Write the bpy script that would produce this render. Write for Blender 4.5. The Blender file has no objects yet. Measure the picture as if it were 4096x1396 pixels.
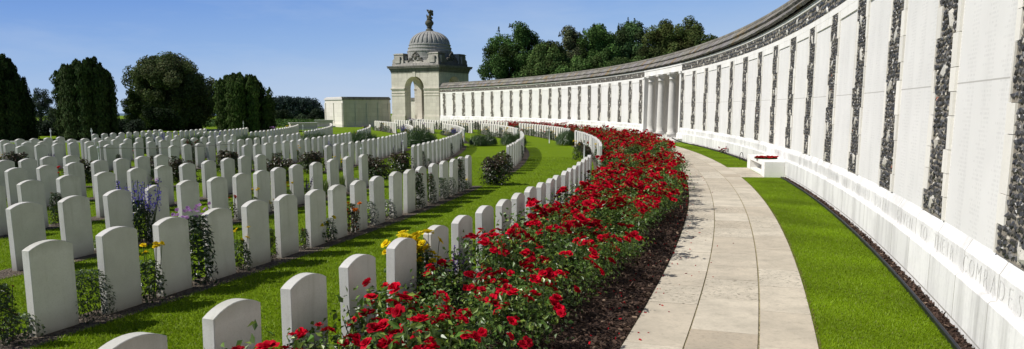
import bpy, math, random
import numpy as np
from mathutils import Vector, Matrix, noise as mnoise

rng = np.random.default_rng(7)
random.seed(7)
SC = bpy.context.scene
COL = SC.collection
PI = math.pi

# ------------------------------------------------------------------ geometry constants
WC = np.array([-106.822, 42.269])      # centre of the curve of the memorial wall
RC = np.array([-88.253, 33.884])       # centre of the curved rows of graves
RW = 116.49                            # radius of the wall face
PITCH = 1.36481                        # degrees per bay of the wall
CAMZ, FOC, CU, CV, TILT = 1.957, 3036.0, 2048.0, 916.45, 0.1593

def pol(c, r, deg):
    a = np.radians(deg)
    return np.stack([c[0] + r*np.cos(a), c[1] + r*np.sin(a)], -1)

def at(u, v, depth):
    """world point seen at photo pixel u,v at forward (Y) distance depth"""
    x = (u-CU)/FOC; y = -(v-CV)/FOC
    c, s = math.cos(TILT), math.sin(TILT)
    d = np.array([x, c + y*s, -s + y*c])
    d = d*(depth/d[1])
    return np.array([d[0], d[1], CAMZ + d[2]])

def terrain(x, y):
    x = np.asarray(x, float); y = np.asarray(y, float)
    t = np.clip((y-72)/38, 0, 1); t = t*t*(3-2*t)
    k = np.clip((-8-x)/8, 0, 1)
    z = -0.9*t*k
    far = np.clip((y-150)/1, 0, 1e9)
    z = z - 0.0105*np.clip(y-160, 0, 3200)
    z = z - 0.6*np.clip((np.abs(x)-90)/60, 0, 1)
    return z

# ------------------------------------------------------------------ mesh helpers
class MB:
    def __init__(s):
        s.V = []; s.F = []; s.C = []; s.U = []; s.n = 0; s.FM = []
    def add(s, V, F, col=None, uv=None, mi=0):
        V = np.asarray(V, float).reshape(-1, 3)
        F = [F] if isinstance(F, np.ndarray) else F
        for f in F:
            f = np.asarray(f, int)
            if f.size:
                s.F.append(f + s.n); s.FM.append(np.full(len(f), mi))
        s.V.append(V)
        if col is None: col = (1, 1, 1)
        c = np.asarray(col, float)
        if c.ndim == 1: c = np.tile(c, (len(V), 1))
        s.C.append(c[:, :3])
        s.U.append(np.zeros((len(V), 2)) if uv is None else np.asarray(uv, float))
        s.n += len(V)
        return s
    def box(s, c, size, rz=0.0, col=None, M=None):
        x, y, z = np.array(size)/2
        P = np.array([(-x,-y,-z),(x,-y,-z),(x,y,-z),(-x,y,-z),(-x,-y,z),(x,-y,z),(x,y,z),(-x,y,z)])
        if M is not None: P = P @ np.array(M).T
        if rz:
            cz, sz = math.cos(rz), math.sin(rz)
            P = P @ np.array([[cz,-sz,0],[sz,cz,0],[0,0,1]]).T
        P = P + np.array(c)
        F = np.array([(0,3,2,1),(4,5,6,7),(0,1,5,4),(1,2,6,5),(2,3,7,6),(3,0,4,7)])
        return s.add(P, F, col, uv=np.stack([P[:,0]+P[:,1], P[:,2]], -1))
    def tube(s, pts, rad, n=8, col=None, cap=True):
        pts = np.asarray(pts, float); m = len(pts)
        rad = np.broadcast_to(np.asarray(rad, float), (m,))
        T = np.gradient(pts, axis=0); T /= np.linalg.norm(T, axis=1)[:, None] + 1e-9
        ref = np.array([0, 0, 1.]) if abs(T[0, 2]) < .9 else np.array([1., 0, 0])
        V = []
        for i in range(m):
            a = np.cross(T[i], ref); a /= np.linalg.norm(a) + 1e-9
            b = np.cross(T[i], a)
            t = np.arange(n)*2*PI/n
            V.append(pts[i] + rad[i]*(np.cos(t)[:, None]*a + np.sin(t)[:, None]*b))
        V = np.concatenate(V)
        F = []
        for i in range(m-1):
            for j in range(n):
                k = (j+1) % n
                F.append((i*n+j, i*n+k, (i+1)*n+k, (i+1)*n+j))
        FF = [np.array(F)]
        if cap:
            FF += [np.array([list(range(n))]), np.array([[(m-1)*n+j for j in range(n)][::-1]])]
        return s.add(V, FF, col)
    def lathe(s, prof, c=(0,0,0), n=32, col=None, flute=None):
        prof = np.asarray(prof, float); m = len(prof)
        t = np.arange(n)*2*PI/n
        V = []
        for i, (r, z) in enumerate(prof):
            rr = r*np.ones(n)
            if flute is not None: rr = rr*flute(t, i)
            V.append(np.stack([rr*np.cos(t), rr*np.sin(t), np.full(n, z)], -1))
        V = np.concatenate(V) + np.array(c)
        F = [(i*n+j, i*n+(j+1) % n, (i+1)*n+(j+1) % n, (i+1)*n+j) for i in range(m-1) for j in range(n)]
        FF = [np.array(F)]
        if prof[-1, 0] > 1e-4: FF.append(np.array([[(m-1)*n+j for j in range(n)]]))
        uv = np.stack([np.tile(t, m)*2, np.repeat(prof[:, 1], n)], -1)
        return s.add(V, FF, col, uv)
    def arc(s, c, prof, a0, a1, step=0.35, col=None, close=True, caps=True):
        """sweep a (radius, z) outline about centre c between angles (degrees)"""
        prof = np.asarray(prof, float); k = len(prof)
        n = max(2, int(math.ceil(abs(a1-a0)/step))+1)
        A = np.linspace(a0, a1, n)
        V = []; U = []
        for a in A:
            p = pol(c, prof[:, 0], a)
            V.append(np.column_stack([p, prof[:, 1]]))
            U.append(np.stack([np.full(k, math.radians(a)*RW), prof[:, 1] + .7*(prof[:, 0]-RW)], -1))
        V = np.concatenate(V); U = np.concatenate(U)
        kk = k if close else k-1
        F = [(i*k+j, (i+1)*k+j, (i+1)*k+(j+1) % k, i*k+(j+1) % k) for i in range(n-1) for j in range(kk)]
        FF = [np.array(F)]
        if caps and close:
            FF += [np.array([list(range(k))]), np.array([[(n-1)*k+j for j in range(k)][::-1]])]
        return s.add(V, FF, col, U)
    def build(s, name, mat, parent=None, smooth=False, loc=None, rz=0.0):
        me = mesh_from(name, s, mat, smooth)
        return link(name, me, parent, loc, rz)

def mesh_from(name, s, mat, smooth=False):
    V = np.concatenate(s.V); me = bpy.data.meshes.new(name)
    tot = [f.shape[1]*np.ones(len(f), int) for f in s.F]
    lt = np.concatenate(tot); li = np.concatenate([f.ravel() for f in s.F])
    me.vertices.add(len(V)); me.vertices.foreach_set('co', V.astype(np.float32).ravel())
    me.loops.add(len(li)); me.loops.foreach_set('vertex_index', li.astype(np.int32))
    me.polygons.add(len(lt))
    st = np.concatenate([[0], np.cumsum(lt)[:-1]])
    me.polygons.foreach_set('loop_start', st.astype(np.int32))
    me.polygons.foreach_set('material_index', np.concatenate(s.FM).astype(np.int32))
    me.polygons.foreach_set('use_smooth', np.full(len(lt), bool(smooth)))
    U = np.concatenate(s.U)
    uvl = me.uv_layers.new(name='UVMap'); uvl.data.foreach_set('uv', U[li].astype(np.float32).ravel())
    ca = me.color_attributes.new('Col', 'FLOAT_COLOR', 'POINT')
    C = np.concatenate(s.C); C = np.column_stack([C, np.ones(len(C))])
    ca.data.foreach_set('color', C.astype(np.float32).ravel())
    me.update(calc_edges=True); me.validate()
    for m in (mat if isinstance(mat, (list, tuple)) else [mat]): me.materials.append(m)
    return me

def link(name, me, parent=None, loc=None, rz=0.0):
    o = bpy.data.objects.new(name, me); COL.objects.link(o)
    if loc is not None: o.location = loc
    if rz: o.rotation_euler = (0, 0, rz)
    if parent is not None: o.parent = parent
    return o

def empty(name, loc=(0, 0, 0), rz=0.0):
    o = bpy.data.objects.new(name, None); COL.objects.link(o)
    o.location = loc; o.rotation_euler = (0, 0, rz); o.empty_display_size = .1
    return o

def tag(o, label=None, cat=None, group=None, kind=None):
    if label: o['label'] = label
    if cat: o['category'] = cat
    if group: o['group'] = group
    if kind: o['kind'] = kind
    return o

def copy_tree(o, parent=None):
    c = o.copy(); COL.objects.link(c); c.parent = parent
    for ch in list(o.children): copy_tree(ch, c)
    return c

ORD = ('first second third fourth fifth sixth seventh eighth ninth tenth eleventh twelfth thirteenth fourteenth fifteenth sixteenth '
       'seventeenth eighteenth nineteenth twentieth').split()
def ordinal(n):
    tens = {2: 'twenty', 3: 'thirty'}
    if n < 20: return ORD[n]
    return tens[(n+1)//10] + '-' + ORD[(n+1) % 10-1] if (n+1) % 10 else {30: 'thirtieth', 40: 'fortieth'}[n+1]

# ------------------------------------------------------------------ materials
def mat(name):
    m = bpy.data.materials.new(name); m.use_nodes = True
    nt = m.node_tree; nt.nodes.clear()
    out = nt.nodes.new('ShaderNodeOutputMaterial')
    return m, nt, out
def N(nt, typ, **kw):
    n = nt.nodes.new(typ)
    for k, v in kw.items():
        if k in n.inputs.keys() if hasattr(n.inputs, 'keys') else False: n.inputs[k].default_value = v
        else: setattr(n, k, v)
    return n
def ramp(nt, fac, stops, interp='LINEAR'):
    r = nt.nodes.new('ShaderNodeValToRGB'); r.color_ramp.interpolation = interp
    while len(r.color_ramp.elements) < len(stops): r.color_ramp.elements.new(.5)
    for e, (p, c) in zip(r.color_ramp.elements, stops):
        e.position = p; e.color = (*c, 1) if len(c) == 3 else c
    if fac is not None: nt.links.new(fac, r.inputs['Fac'])
    return r.outputs['Color']
def mixc(nt, fac, a, b, mode='MIX'):
    n = nt.nodes.new('ShaderNodeMix'); n.data_type = 'RGBA'; n.blend_type = mode
    for sock, val in ((n.inputs[0], fac), (n.inputs[6], a), (n.inputs[7], b)):
        if hasattr(val, 'is_linked'): nt.links.new(val, sock)
        elif isinstance(val, (int, float)): sock.default_value = val
        else: sock.default_value = (*val, 1) if len(val) == 3 else val
    return n.outputs[2]
def noise(nt, vec, scale, detail=4, rough=.55):
    n = nt.nodes.new('ShaderNodeTexNoise'); n.inputs['Scale'].default_value = scale
    n.inputs['Detail'].default_value = detail; n.inputs['Roughness'].default_value = rough
    if vec is not None: nt.links.new(vec, n.inputs['Vector'])
    return n.outputs['Fac']
def mapping(nt, vec, scale=(1, 1, 1), loc=(0, 0, 0)):
    n = nt.nodes.new('ShaderNodeMapping'); n.inputs['Scale'].default_value = scale; n.inputs['Location'].default_value = loc
    nt.links.new(vec, n.inputs['Vector']); return n.outputs['Vector']
def geo_pos(nt): return nt.nodes.new('ShaderNodeNewGeometry').outputs['Position']
def uvn(nt):
    n = nt.nodes.new('ShaderNodeUVMap'); n.uv_map = 'UVMap'; return n.outputs['UV']
def attr(nt, name='Col'):
    n = nt.nodes.new('ShaderNodeAttribute'); n.attribute_name = name; return n.outputs['Color']
def math_(nt, op, a, b=None):
    n = nt.nodes.new('ShaderNodeMath'); n.operation = op
    for i, v in enumerate((a, b)):
        if v is None: continue
        if hasattr(v, 'is_linked'): nt.links.new(v, n.inputs[i])
        else: n.inputs[i].default_value = v
    return n.outputs[0]
def bsdf(nt, out, color, rough=.8, spec=.3, bump=None, bstr=.3, bdist=.02):
    b = nt.nodes.new('ShaderNodeBsdfPrincipled')
    if hasattr(color, 'is_linked'): nt.links.new(color, b.inputs['Base Color'])
    else: b.inputs['Base Color'].default_value = (*color, 1)
    if hasattr(rough, 'is_linked'): nt.links.new(rough, b.inputs['Roughness'])
    else: b.inputs['Roughness'].default_value = rough
    b.inputs['Specular IOR Level'].default_value = spec
    if bump is not None:
        bn = nt.nodes.new('ShaderNodeBump'); bn.inputs['Strength'].default_value = bstr; bn.inputs['Distance'].default_value = bdist
        nt.links.new(bump, bn.inputs['Height']); nt.links.new(bn.outputs['Normal'], b.inputs['Normal'])
    nt.links.new(b.outputs[0], out.inputs[0])
    return b

def stone_mat(name, base, dark, stain=.25, spec=.2, streak=True, use_col=False, bstr=.25):
    m, nt, out = mat(name); p = geo_pos(nt)
    n1 = noise(nt, p, 1.3, 6, .6); n2 = noise(nt, p, 26, 3, .6)
    st = noise(nt, mapping(nt, p, (3.5, 3.5, .35)), 1.0, 5, .65)
    c = mixc(nt, ramp(nt, n1, [(.35, (0, 0, 0)), (.7, (1, 1, 1))]), base, tuple(b*.9 for b in base))
    if streak:
        f = math_(nt, 'MULTIPLY', ramp(nt, st, [(.52, (0, 0, 0)), (.75, (1, 1, 1))]), stain)
        c = mixc(nt, f, c, dark)
    c = mixc(nt, math_(nt, 'MULTIPLY', ramp(nt, n2, [(.55, (0, 0, 0)), (.75, (1, 1, 1))]), .18), c, dark)
    if use_col: c = mixc(nt, 1.0, c, attr(nt), 'MULTIPLY')
    bsdf(nt, out, c, .82, spec, n2, bstr, .01)
    return m

def headstone_mat():
    m, nt, out = mat('portland_headstone')
    tc = nt.nodes.new('ShaderNodeTexCoord'); oi = nt.nodes.new('ShaderNodeObjectInfo')
    p = tc.outputs['Object']
    off = nt.nodes.new('ShaderNodeVectorMath'); off.operation = 'ADD'
    comb = nt.nodes.new('ShaderNodeCombineXYZ')
    r10 = math_(nt, 'MULTIPLY', oi.outputs['Random'], 37.0)
    for i in range(3): nt.links.new(r10, comb.inputs[i])
    nt.links.new(p, off.inputs[0]); nt.links.new(comb.outputs[0], off.inputs[1]); q = off.outputs[0]
    n1 = noise(nt, q, 4.0, 6, .65); n2 = noise(nt, q, 90, 3, .7); n3 = noise(nt, mapping(nt, q, (9, 9, 1.2)), 1.0, 5, .6)
    c = mixc(nt, ramp(nt, n1, [(.3, (0, 0, 0)), (.75, (1, 1, 1))]), (.73, .715, .685), (.615, .60, .57))
    c = mixc(nt, math_(nt, 'MULTIPLY', ramp(nt, n2, [(.5, (0, 0, 0)), (.72, (1, 1, 1))]), .28), c, (.38, .36, .32))
    c = mixc(nt, math_(nt, 'MULTIPLY', ramp(nt, n3, [(.54, (0, 0, 0)), (.78, (1, 1, 1))]), .42), c, (.40, .39, .33))
    sep = nt.nodes.new('ShaderNodeSeparateXYZ'); nt.links.new(p, sep.inputs[0])
    low = math_(nt, 'ADD', sep.outputs[2], math_(nt, 'MULTIPLY', math_(nt, 'SUBTRACT', n1, .5), .22))
    f = ramp(nt, low, [(0.0, (.9, .9, .9)), (.06, (.5, .5, .5)), (.20, (0, 0, 0))])
    c = mixc(nt, f, c, (.30, .275, .215))
    top = math_(nt, 'ADD', sep.outputs[2], math_(nt, 'MULTIPLY', n3, .12))
    c = mixc(nt, math_(nt, 'MULTIPLY', ramp(nt, top, [(.76, (0, 0, 0)), (.86, (1, 1, 1))]), math_(nt, 'MULTIPLY', oi.outputs['Random'], .55)), c, (.36, .36, .29))
    v = math_(nt, 'ADD', math_(nt, 'MULTIPLY', oi.outputs['Random'], .14), .88)
    hv = nt.nodes.new('ShaderNodeHueSaturation'); nt.links.new(v, hv.inputs['Value']); nt.links.new(c, hv.inputs['Color'])
    bsdf(nt, out, hv.outputs[0], .85, .2, n2, .35, .004)
    return m

def col_mat(name, rough=.7, spec=.3, transl=0.0, noise_scale=0, namt=.3, bump=0, bdist=.01):
    """colour from the mesh's own colour attribute, broken up by noise; leaves also let some light through"""
    m, nt, out = mat(name); c = attr(nt)
    nn = None
    if noise_scale:
        nn = noise(nt, geo_pos(nt), noise_scale, 4, .6)
        c = mixc(nt, namt, c, ramp(nt, nn, [(.3, (.25, .25, .25)), (.7, (1.25, 1.25, 1.25))]), 'MULTIPLY')
    b = bsdf(nt, out, c, rough, spec, nn if bump else None, bump, bdist)
    if transl:
        t = nt.nodes.new('ShaderNodeBsdfTranslucent'); nt.links.new(c, t.inputs['Color'])
        mx = nt.nodes.new('ShaderNodeMixShader'); mx.inputs[0].default_value = transl
        nt.links.new(b.outputs[0], mx.inputs[1]); nt.links.new(t.outputs[0], mx.inputs[2]); nt.links.new(mx.outputs[0], out.inputs[0])
    return m

def plain(name, color, rough=.6, spec=.3, ns=30, amt=.25):
    m, nt, out = mat(name); p = geo_pos(nt); n = noise(nt, p, ns, 4, .6)
    c = mixc(nt, ramp(nt, n, [(.3, (0, 0, 0)), (.7, (1, 1, 1))]), color, tuple(x*(1-amt) for x in color))
    bsdf(nt, out, c, rough, spec, n, .15, .005); return m

def ground_mat():
    m, nt, out = mat('lawn'); p = geo_pos(nt)
    n1 = noise(nt, p, .45, 5, .6); n2 = noise(nt, p, 5.5, 5, .7); n3 = noise(nt, mapping(nt, p, (60, 60, 60)), 1, 3, .7)
    c = mixc(nt, ramp(nt, n1, [(.35, (0, 0, 0)), (.68, (1, 1, 1))]), (.16, .245, .004), (.195, .285, .005))
    c = mixc(nt, ramp(nt, n2, [(.4, (0, 0, 0)), (.75, (.55, .55, .55))]), c, (.110, .185, .004))
    c = mixc(nt, ramp(nt, n3, [(.42, (.5, .5, .5)), (.62, (0, 0, 0))]), c, (.080, .140, .003))
    bsdf(nt, out, c, .9, .1, n3, .8, .03); return m

def soil_mat(name, c0, c1, c2):
    m, nt, out = mat(name); p = geo_pos(nt)
    n1 = noise(nt, p, 9, 6, .7)
    v = nt.nodes.new('ShaderNodeTexVoronoi'); v.inputs['Scale'].default_value = 38; nt.links.new(p, v.inputs['Vector'])
    c = mixc(nt, ramp(nt, n1, [(.35, (0, 0, 0)), (.7, (1, 1, 1))]), c0, c1)
    c = mixc(nt, .5, c, mixc(nt, ramp(nt, v.outputs['Color'], [(.2, (0, 0, 0)), (.9, (1, 1, 1))]), c0, c2))
    bsdf(nt, out, c, .9, .15, v.outputs['Distance'], .9, .03); return m

def slab_mat():
    m, nt, out = mat('path_stone'); p = geo_pos(nt); a = attr(nt)
    n1 = noise(nt, p, 2.2, 6, .65); n2 = noise(nt, p, 40, 4, .7); 
    pit = noise(nt, mapping(nt, p, (16, 30, 10)), 1.0, 3, .75)
    hsv = nt.nodes.new('ShaderNodeSeparateColor'); nt.links.new(a, hsv.inputs[0])
    base = mixc(nt, hsv.outputs[0], (.455, .385, .295), (.62, .56, .455))
    n4 = noise(nt, p, 7.5, 6, .75)
    base = mixc(nt, math_(nt, 'MULTIPLY', ramp(nt, n1, [(.38, (0, 0, 0)), (.72, (1, 1, 1))]), .6), base, (.31, .28, .225))
    base = mixc(nt, math_(nt, 'MULTIPLY', ramp(nt, n4, [(.52, (0, 0, 0)), (.74, (1, 1, 1))]), .5), base, (.27, .245, .195))
    base = mixc(nt, math_(nt, 'MULTIPLY', ramp(nt, n2, [(.5, (0, 0, 0)), (.75, (1, 1, 1))]), .3), base, (.26, .235, .185))
    pf = math_(nt, 'MULTIPLY', ramp(nt, pit, [(.565, (0, 0, 0)), (.62, (1, 1, 1))]), hsv.outputs[1])
    base = mixc(nt, math_(nt, 'MULTIPLY', pf, .8), base, (.15, .135, .10))
    h = math_(nt, 'SUBTRACT', math_(nt, 'MULTIPLY', n2, .3), pf)
    bsdf(nt, out, base, .85, .2, h, .35, .01); return m

def panel_mat():
    """name panels: columns of small cut letters as short darker dashes"""
    m, nt, out = mat('name_panel_stone'); uv = uvn(nt)
    sep = nt.nodes.new('ShaderNodeSeparateXYZ'); nt.links.new(uv, sep.inputs[0]); u, v = sep.outputs[0], sep.outputs[1]
    oi = nt.nodes.new('ShaderNodeObjectInfo')
    p = geo_pos(nt); n1 = noise(nt, p, 1.1, 6, .6); st = noise(nt, mapping(nt, p, (4, 4, .3)), 1, 5, .65)
    row = math_(nt, 'FRACT', math_(nt, 'MULTIPLY', v, 26.0))
    rmask = math_(nt, 'MULTIPLY', math_(nt, 'GREATER_THAN', row, .3), math_(nt, 'LESS_THAN', row, .82))
    rowid = math_(nt, 'FLOOR', math_(nt, 'MULTIPLY', v, 26.0))
    comb = nt.nodes.new('ShaderNodeCombineXYZ'); nt.links.new(math_(nt, 'MULTIPLY', u, 46.0), comb.inputs[0]); nt.links.new(math_(nt, 'MULTIPLY', rowid, 3.7), comb.inputs[1])
    wn = noise(nt, comb.outputs[0], 1.0, 1, .5)
    let = math_(nt, 'GREATER_THAN', wn, .5)
    cu = math_(nt, 'FRACT', math_(nt, 'DIVIDE', u, .56))
    ln = nt.nodes.new('ShaderNodeTexWhiteNoise'); ln.noise_dimensions = '2D'
    c2 = nt.nodes.new('ShaderNodeCombineXYZ'); nt.links.new(math_(nt, 'FLOOR', math_(nt, 'DIVIDE', u, .56)), c2.inputs[0]); nt.links.new(rowid, c2.inputs[1]); nt.links.new(c2.outputs[0], ln.inputs['Vector'])
    lim = math_(nt, 'ADD', math_(nt, 'MULTIPLY', ln.outputs['Value'], .35), .42)
    cm = math_(nt, 'MULTIPLY', math_(nt, 'GREATER_THAN', cu, .12), math_(nt, 'LESS_THAN', cu, lim))
    f = math_(nt, 'MULTIPLY', math_(nt, 'MULTIPLY', rmask, let), cm)
    base = mixc(nt, ramp(nt, n1, [(.35, (0, 0, 0)), (.7, (1, 1, 1))]), (.77, .758, .73), (.70, .69, .665))
    base = mixc(nt, math_(nt, 'MULTIPLY', ramp(nt, st, [(.55, (0, 0, 0)), (.8, (1, 1, 1))]), .3), base, (.50, .49, .47))
    j = math_(nt, 'LESS_THAN', math_(nt, 'ABSOLUTE', math_(nt, 'SUBTRACT', v, 2.19)), .007)
    base = mixc(nt, math_(nt, 'MULTIPLY', j, .6), base, (.3, .28, .25))
    base = mixc(nt, math_(nt, 'MULTIPLY', f, .17), base, (.36, .35, .34))
    bsdf(nt, out, base, .8, .2); return m

def block_mat(name, base, dark, bw, bh, joint, stain=.4, topdark=None, side=0):
    """ashlar: courses of stone blocks in u,v metres with thin joints, weather streaks"""
    m, nt, out = mat(name); uv = uvn(nt); p = geo_pos(nt)
    b = nt.nodes.new('ShaderNodeTexBrick'); nt.links.new(uv, b.inputs['Vector'])
    b.inputs['Scale'].default_value = 1; b.inputs['Brick Width'].default_value = bw; b.inputs['Row Height'].default_value = bh
    b.inputs['Mortar Size'].default_value = .008; b.inputs['Mortar Smooth'].default_value = .1; b.inputs['Bias'].default_value = 0
    b.inputs['Color1'].default_value = (*base, 1); b.inputs['Color2'].default_value = (*[x*.86 for x in base], 1); b.inputs['Mortar'].default_value = (*joint, 1)
    n1 = noise(nt, p, 1.0, 6, .65); st = noise(nt, mapping(nt, p, (2.6, 2.6, .28)), 1, 6, .7); n2 = noise(nt, p, 22, 4, .65)
    c = mixc(nt, math_(nt, 'MULTIPLY', ramp(nt, st, [(.47, (0, 0, 0)), (.72, (1, 1, 1))]), stain), b.outputs['Color'], dark)
    c = mixc(nt, math_(nt, 'MULTIPLY', ramp(nt, n1, [(.5, (0, 0, 0)), (.72, (1, 1, 1))]), stain*.6), c, dark)
    c = mixc(nt, math_(nt, 'MULTIPLY', ramp(nt, n2, [(.5, (0, 0, 0)), (.75, (1, 1, 1))]), .2), c, dark)
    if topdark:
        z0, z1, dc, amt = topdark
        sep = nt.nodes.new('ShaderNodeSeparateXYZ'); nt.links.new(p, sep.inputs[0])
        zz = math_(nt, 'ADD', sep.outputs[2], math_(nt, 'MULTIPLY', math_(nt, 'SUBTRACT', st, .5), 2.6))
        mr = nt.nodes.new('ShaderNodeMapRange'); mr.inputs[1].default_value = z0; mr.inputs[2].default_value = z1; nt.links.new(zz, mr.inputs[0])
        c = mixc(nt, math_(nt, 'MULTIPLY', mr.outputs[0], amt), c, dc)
    if side:      # faces turned towards +x are mixed darker
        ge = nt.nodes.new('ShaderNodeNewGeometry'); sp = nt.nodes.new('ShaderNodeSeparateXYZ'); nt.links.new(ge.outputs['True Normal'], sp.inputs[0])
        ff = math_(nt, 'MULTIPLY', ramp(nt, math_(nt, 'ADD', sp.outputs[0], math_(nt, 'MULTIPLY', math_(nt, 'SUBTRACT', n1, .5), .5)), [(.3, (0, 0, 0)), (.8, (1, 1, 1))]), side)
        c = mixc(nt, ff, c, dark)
    bsdf(nt, out, c, .85, .15, n2, .3, .01); return m

M = {}
M['stone'] = headstone_mat()
M['wall'] = stone_mat('wall_stone', (.86, .845, .805), (.50, .485, .46), .42)
M['plinth'] = block_mat('plinth_marble', (.86, .85, .825), (.46, .45, .435), 1.05, 3.0, (.36, .34, .30), .85)
M['panel'] = panel_mat()
M['flint'] = col_mat('flint', .38, .5, 0, 60, .35)
M['mortar'] = plain('flint_mortar', (.29, .26, .215), .95, .1)
M['roof'] = col_mat('roof_slab', .85, .2, 0, 7, .55, .4, .02)
M['letters'] = plain('cut_letter_shadow', (.785, .775, .75), .9, .1)
M['column'] = stone_mat('column_stone', (.66, .64, .60), (.45, .43, .40), .35)
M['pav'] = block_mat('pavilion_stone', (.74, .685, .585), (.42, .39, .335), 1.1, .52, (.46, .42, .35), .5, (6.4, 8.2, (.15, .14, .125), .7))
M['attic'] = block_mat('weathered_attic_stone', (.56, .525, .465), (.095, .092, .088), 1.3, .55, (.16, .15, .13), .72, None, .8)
M['dome'] = stone_mat('dome_stone', (.35, .342, .325), (.09, .09, .092), .9)
M['bronze'] = plain('mossy_dark_stone', (.12, .115, .085), .8, .2, 12, .5)
M['screen'] = block_mat('screen_wall_stone', (.58, .54, .475), (.36, .335, .29), 1.4, .6, (.36, .33, .28), .45, (2.9, 3.9, (.2, .19, .17), .5))  # shade of the long wall face put into the colour; low blocks share it
M['lawn'] = ground_mat()
M['mulch'] = soil_mat('bark_bed', (.030, .019, .014), (.060, .036, .026), (.095, .058, .042))
M['soil'] = soil_mat('soil', (.07, .055, .042), (.14, .11, .08), (.24, .20, .16))
M['chip'] = col_mat('bark_chip', .8, .25, 0, 50, .3)
M['slab'] = slab_mat()
M['moss'] = soil_mat('mossy_joint', (.36, .31, .21), (.42, .36, .18), (.24, .22, .11))
M['edging'] = plain('black_edging', (.012, .013, .016), .45, .4)
M['leaf'] = col_mat('leaf', .38, .5, .22)
M['tleaf'] = col_mat('tree_leaf', .7, .08, .2)
M['grass'] = col_mat('grass_blade', .55, .3, .3)
M['petal'] = col_mat('petal', .7, .08, .25)
M['stem'] = plain('stem', (.05, .07, .025), .6, .3)
M['bark'] = plain('tree_bark', (.045, .036, .028), .9, .1, 8, .5)
M['white'] = plain('white_paint', (.75, .76, .77), .4, .4)
M['rope'] = plain('pale_rope', (.40, .38, .35), .9, .1, 90, .4)
M['steel'] = plain('grey_metal', (.35, .37, .40), .4, .5)
M['kerb'] = stone_mat('pale_paving', (.62, .60, .57), (.4, .38, .35), .25)
M['crop'] = col_mat('crop_leaf', .6, .2, .2)
M['cloth'] = col_mat('flag_cloth', .8, .1)
M['hill'] = plain('blue_hill', (.15, .22, .30), .95, .0, .002, .3)

# ------------------------------------------------------------------ camera, sky, sun
cam = bpy.data.cameras.new('camera'); co = bpy.data.objects.new('camera', cam); COL.objects.link(co)
co.location = (0, 0, CAMZ); co.rotation_euler = (PI/2 - TILT, 0, 0)
cam.sensor_width = 36; cam.lens = 36*FOC/4096; cam.shift_y = (CV-698)/4096
cam.clip_start = .05; cam.clip_end = 12000
SC.camera = co
EL = math.radians(46.5); SAZ = math.atan2(-.990, -.139)
w = bpy.data.worlds.new('World'); SC.world = w; w.use_nodes = True
nt = w.node_tree; bg = nt.nodes['Background']; sky = nt.nodes.new('ShaderNodeTexSky')
sky.sky_type = 'NISHITA'; sky.sun_disc = False; sky.sun_elevation = EL; sky.sun_rotation = SAZ
sky.air_density = 1.0; sky.dust_density = .5; sky.ozone_density = 2.2; sky.altitude = 50
# the Nishita sky runs greenish white near the horizon: graded towards the clear blue of the photograph by elevation
tcw = nt.nodes.new('ShaderNodeTexCoord'); spw = nt.nodes.new('ShaderNodeSeparateXYZ'); nt.links.new(tcw.outputs['Generated'], spw.inputs[0])
ci = noise(nt, mapping(nt, tcw.outputs['Generated'], (2.0, 2.0, 9.0)), 1.6, 6, .62)
zz = math_(nt, 'ADD', spw.outputs[2], math_(nt, 'MULTIPLY', spw.outputs[0], -.10))
grad = ramp(nt, zz, [(0.0, (6.6, 7.8, 9.6)), (.05, (4.9, 6.6, 9.3)), (.10, (3.3, 5.3, 9.0)), (.16, (2.05, 3.95, 8.4)), (.29, (.80, 1.5, 3.5)), (1.0, (.22, .48, 1.2))])
grad = mixc(nt, math_(nt, 'MULTIPLY', ramp(nt, ci, [(.46, (0, 0, 0)), (.75, (1, 1, 1))]), .30), grad, (6.5, 7.6, 9.4))
away = ramp(nt, spw.outputs[0], [(.35, (1, 1, 1)), (.65, (.30, .30, .30))])       # darkest well away from the sun
grad = mixc(nt, 1.0, grad, away, 'MULTIPLY')
nt.links.new(mixc(nt, .93, sky.outputs[0], grad), bg.inputs[0]); bg.inputs[1].default_value = .088
sun = bpy.data.lights.new('sun', 'SUN'); so = bpy.data.objects.new('sun', sun); COL.objects.link(so)
sun.energy = 5.0; sun.angle = math.radians(.53); sun.color = (1, .962, .90)
sd = Vector((math.sin(SAZ)*math.cos(EL), math.cos(SAZ)*math.cos(EL), math.sin(EL)))
so.rotation_euler = sd.to_track_quat('Z', 'Y').to_euler(); so.location = (-20, -5, 40)
SC.view_settings.view_transform = 'Standard'; SC.view_settings.look = 'None'; SC.view_settings.exposure = 0
SC.cycles.use_denoising = True

# ------------------------------------------------------------------ ground
def nonuni(lo, hi, fine_lo, fine_hi, step, grow=1.25):
    a = list(np.arange(fine_lo, fine_hi+step, step)); d = step
    while a[-1] < hi: d *= grow; a.append(min(a[-1]+d, hi))
    d = step
    while a[0] > lo: d *= grow; a.insert(0, max(a[0]-d, lo))
    return np.array(a)
xs = nonuni(-4000, 4000, -60, 40, 2.0); ys = nonuni(-60, 4500, -10, 170, 2.0)
X, Y = np.meshgrid(xs, ys); Z = terrain(X, Y)
nx, ny = len(xs), len(ys)
idx = np.arange(nx*ny).reshape(ny, nx)
F = np.stack([idx[:-1, :-1].ravel(), idx[:-1, 1:].ravel(), idx[1:, 1:].ravel(), idx[1:, :-1].ravel()], -1)
g = MB().add(np.stack([X.ravel(), Y.ravel(), Z.ravel()], -1), F).build('ground', M['lawn'], smooth=True)
tag(g, 'short mown green lawn running between the rows of graves to the fields', kind='structure')

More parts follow.
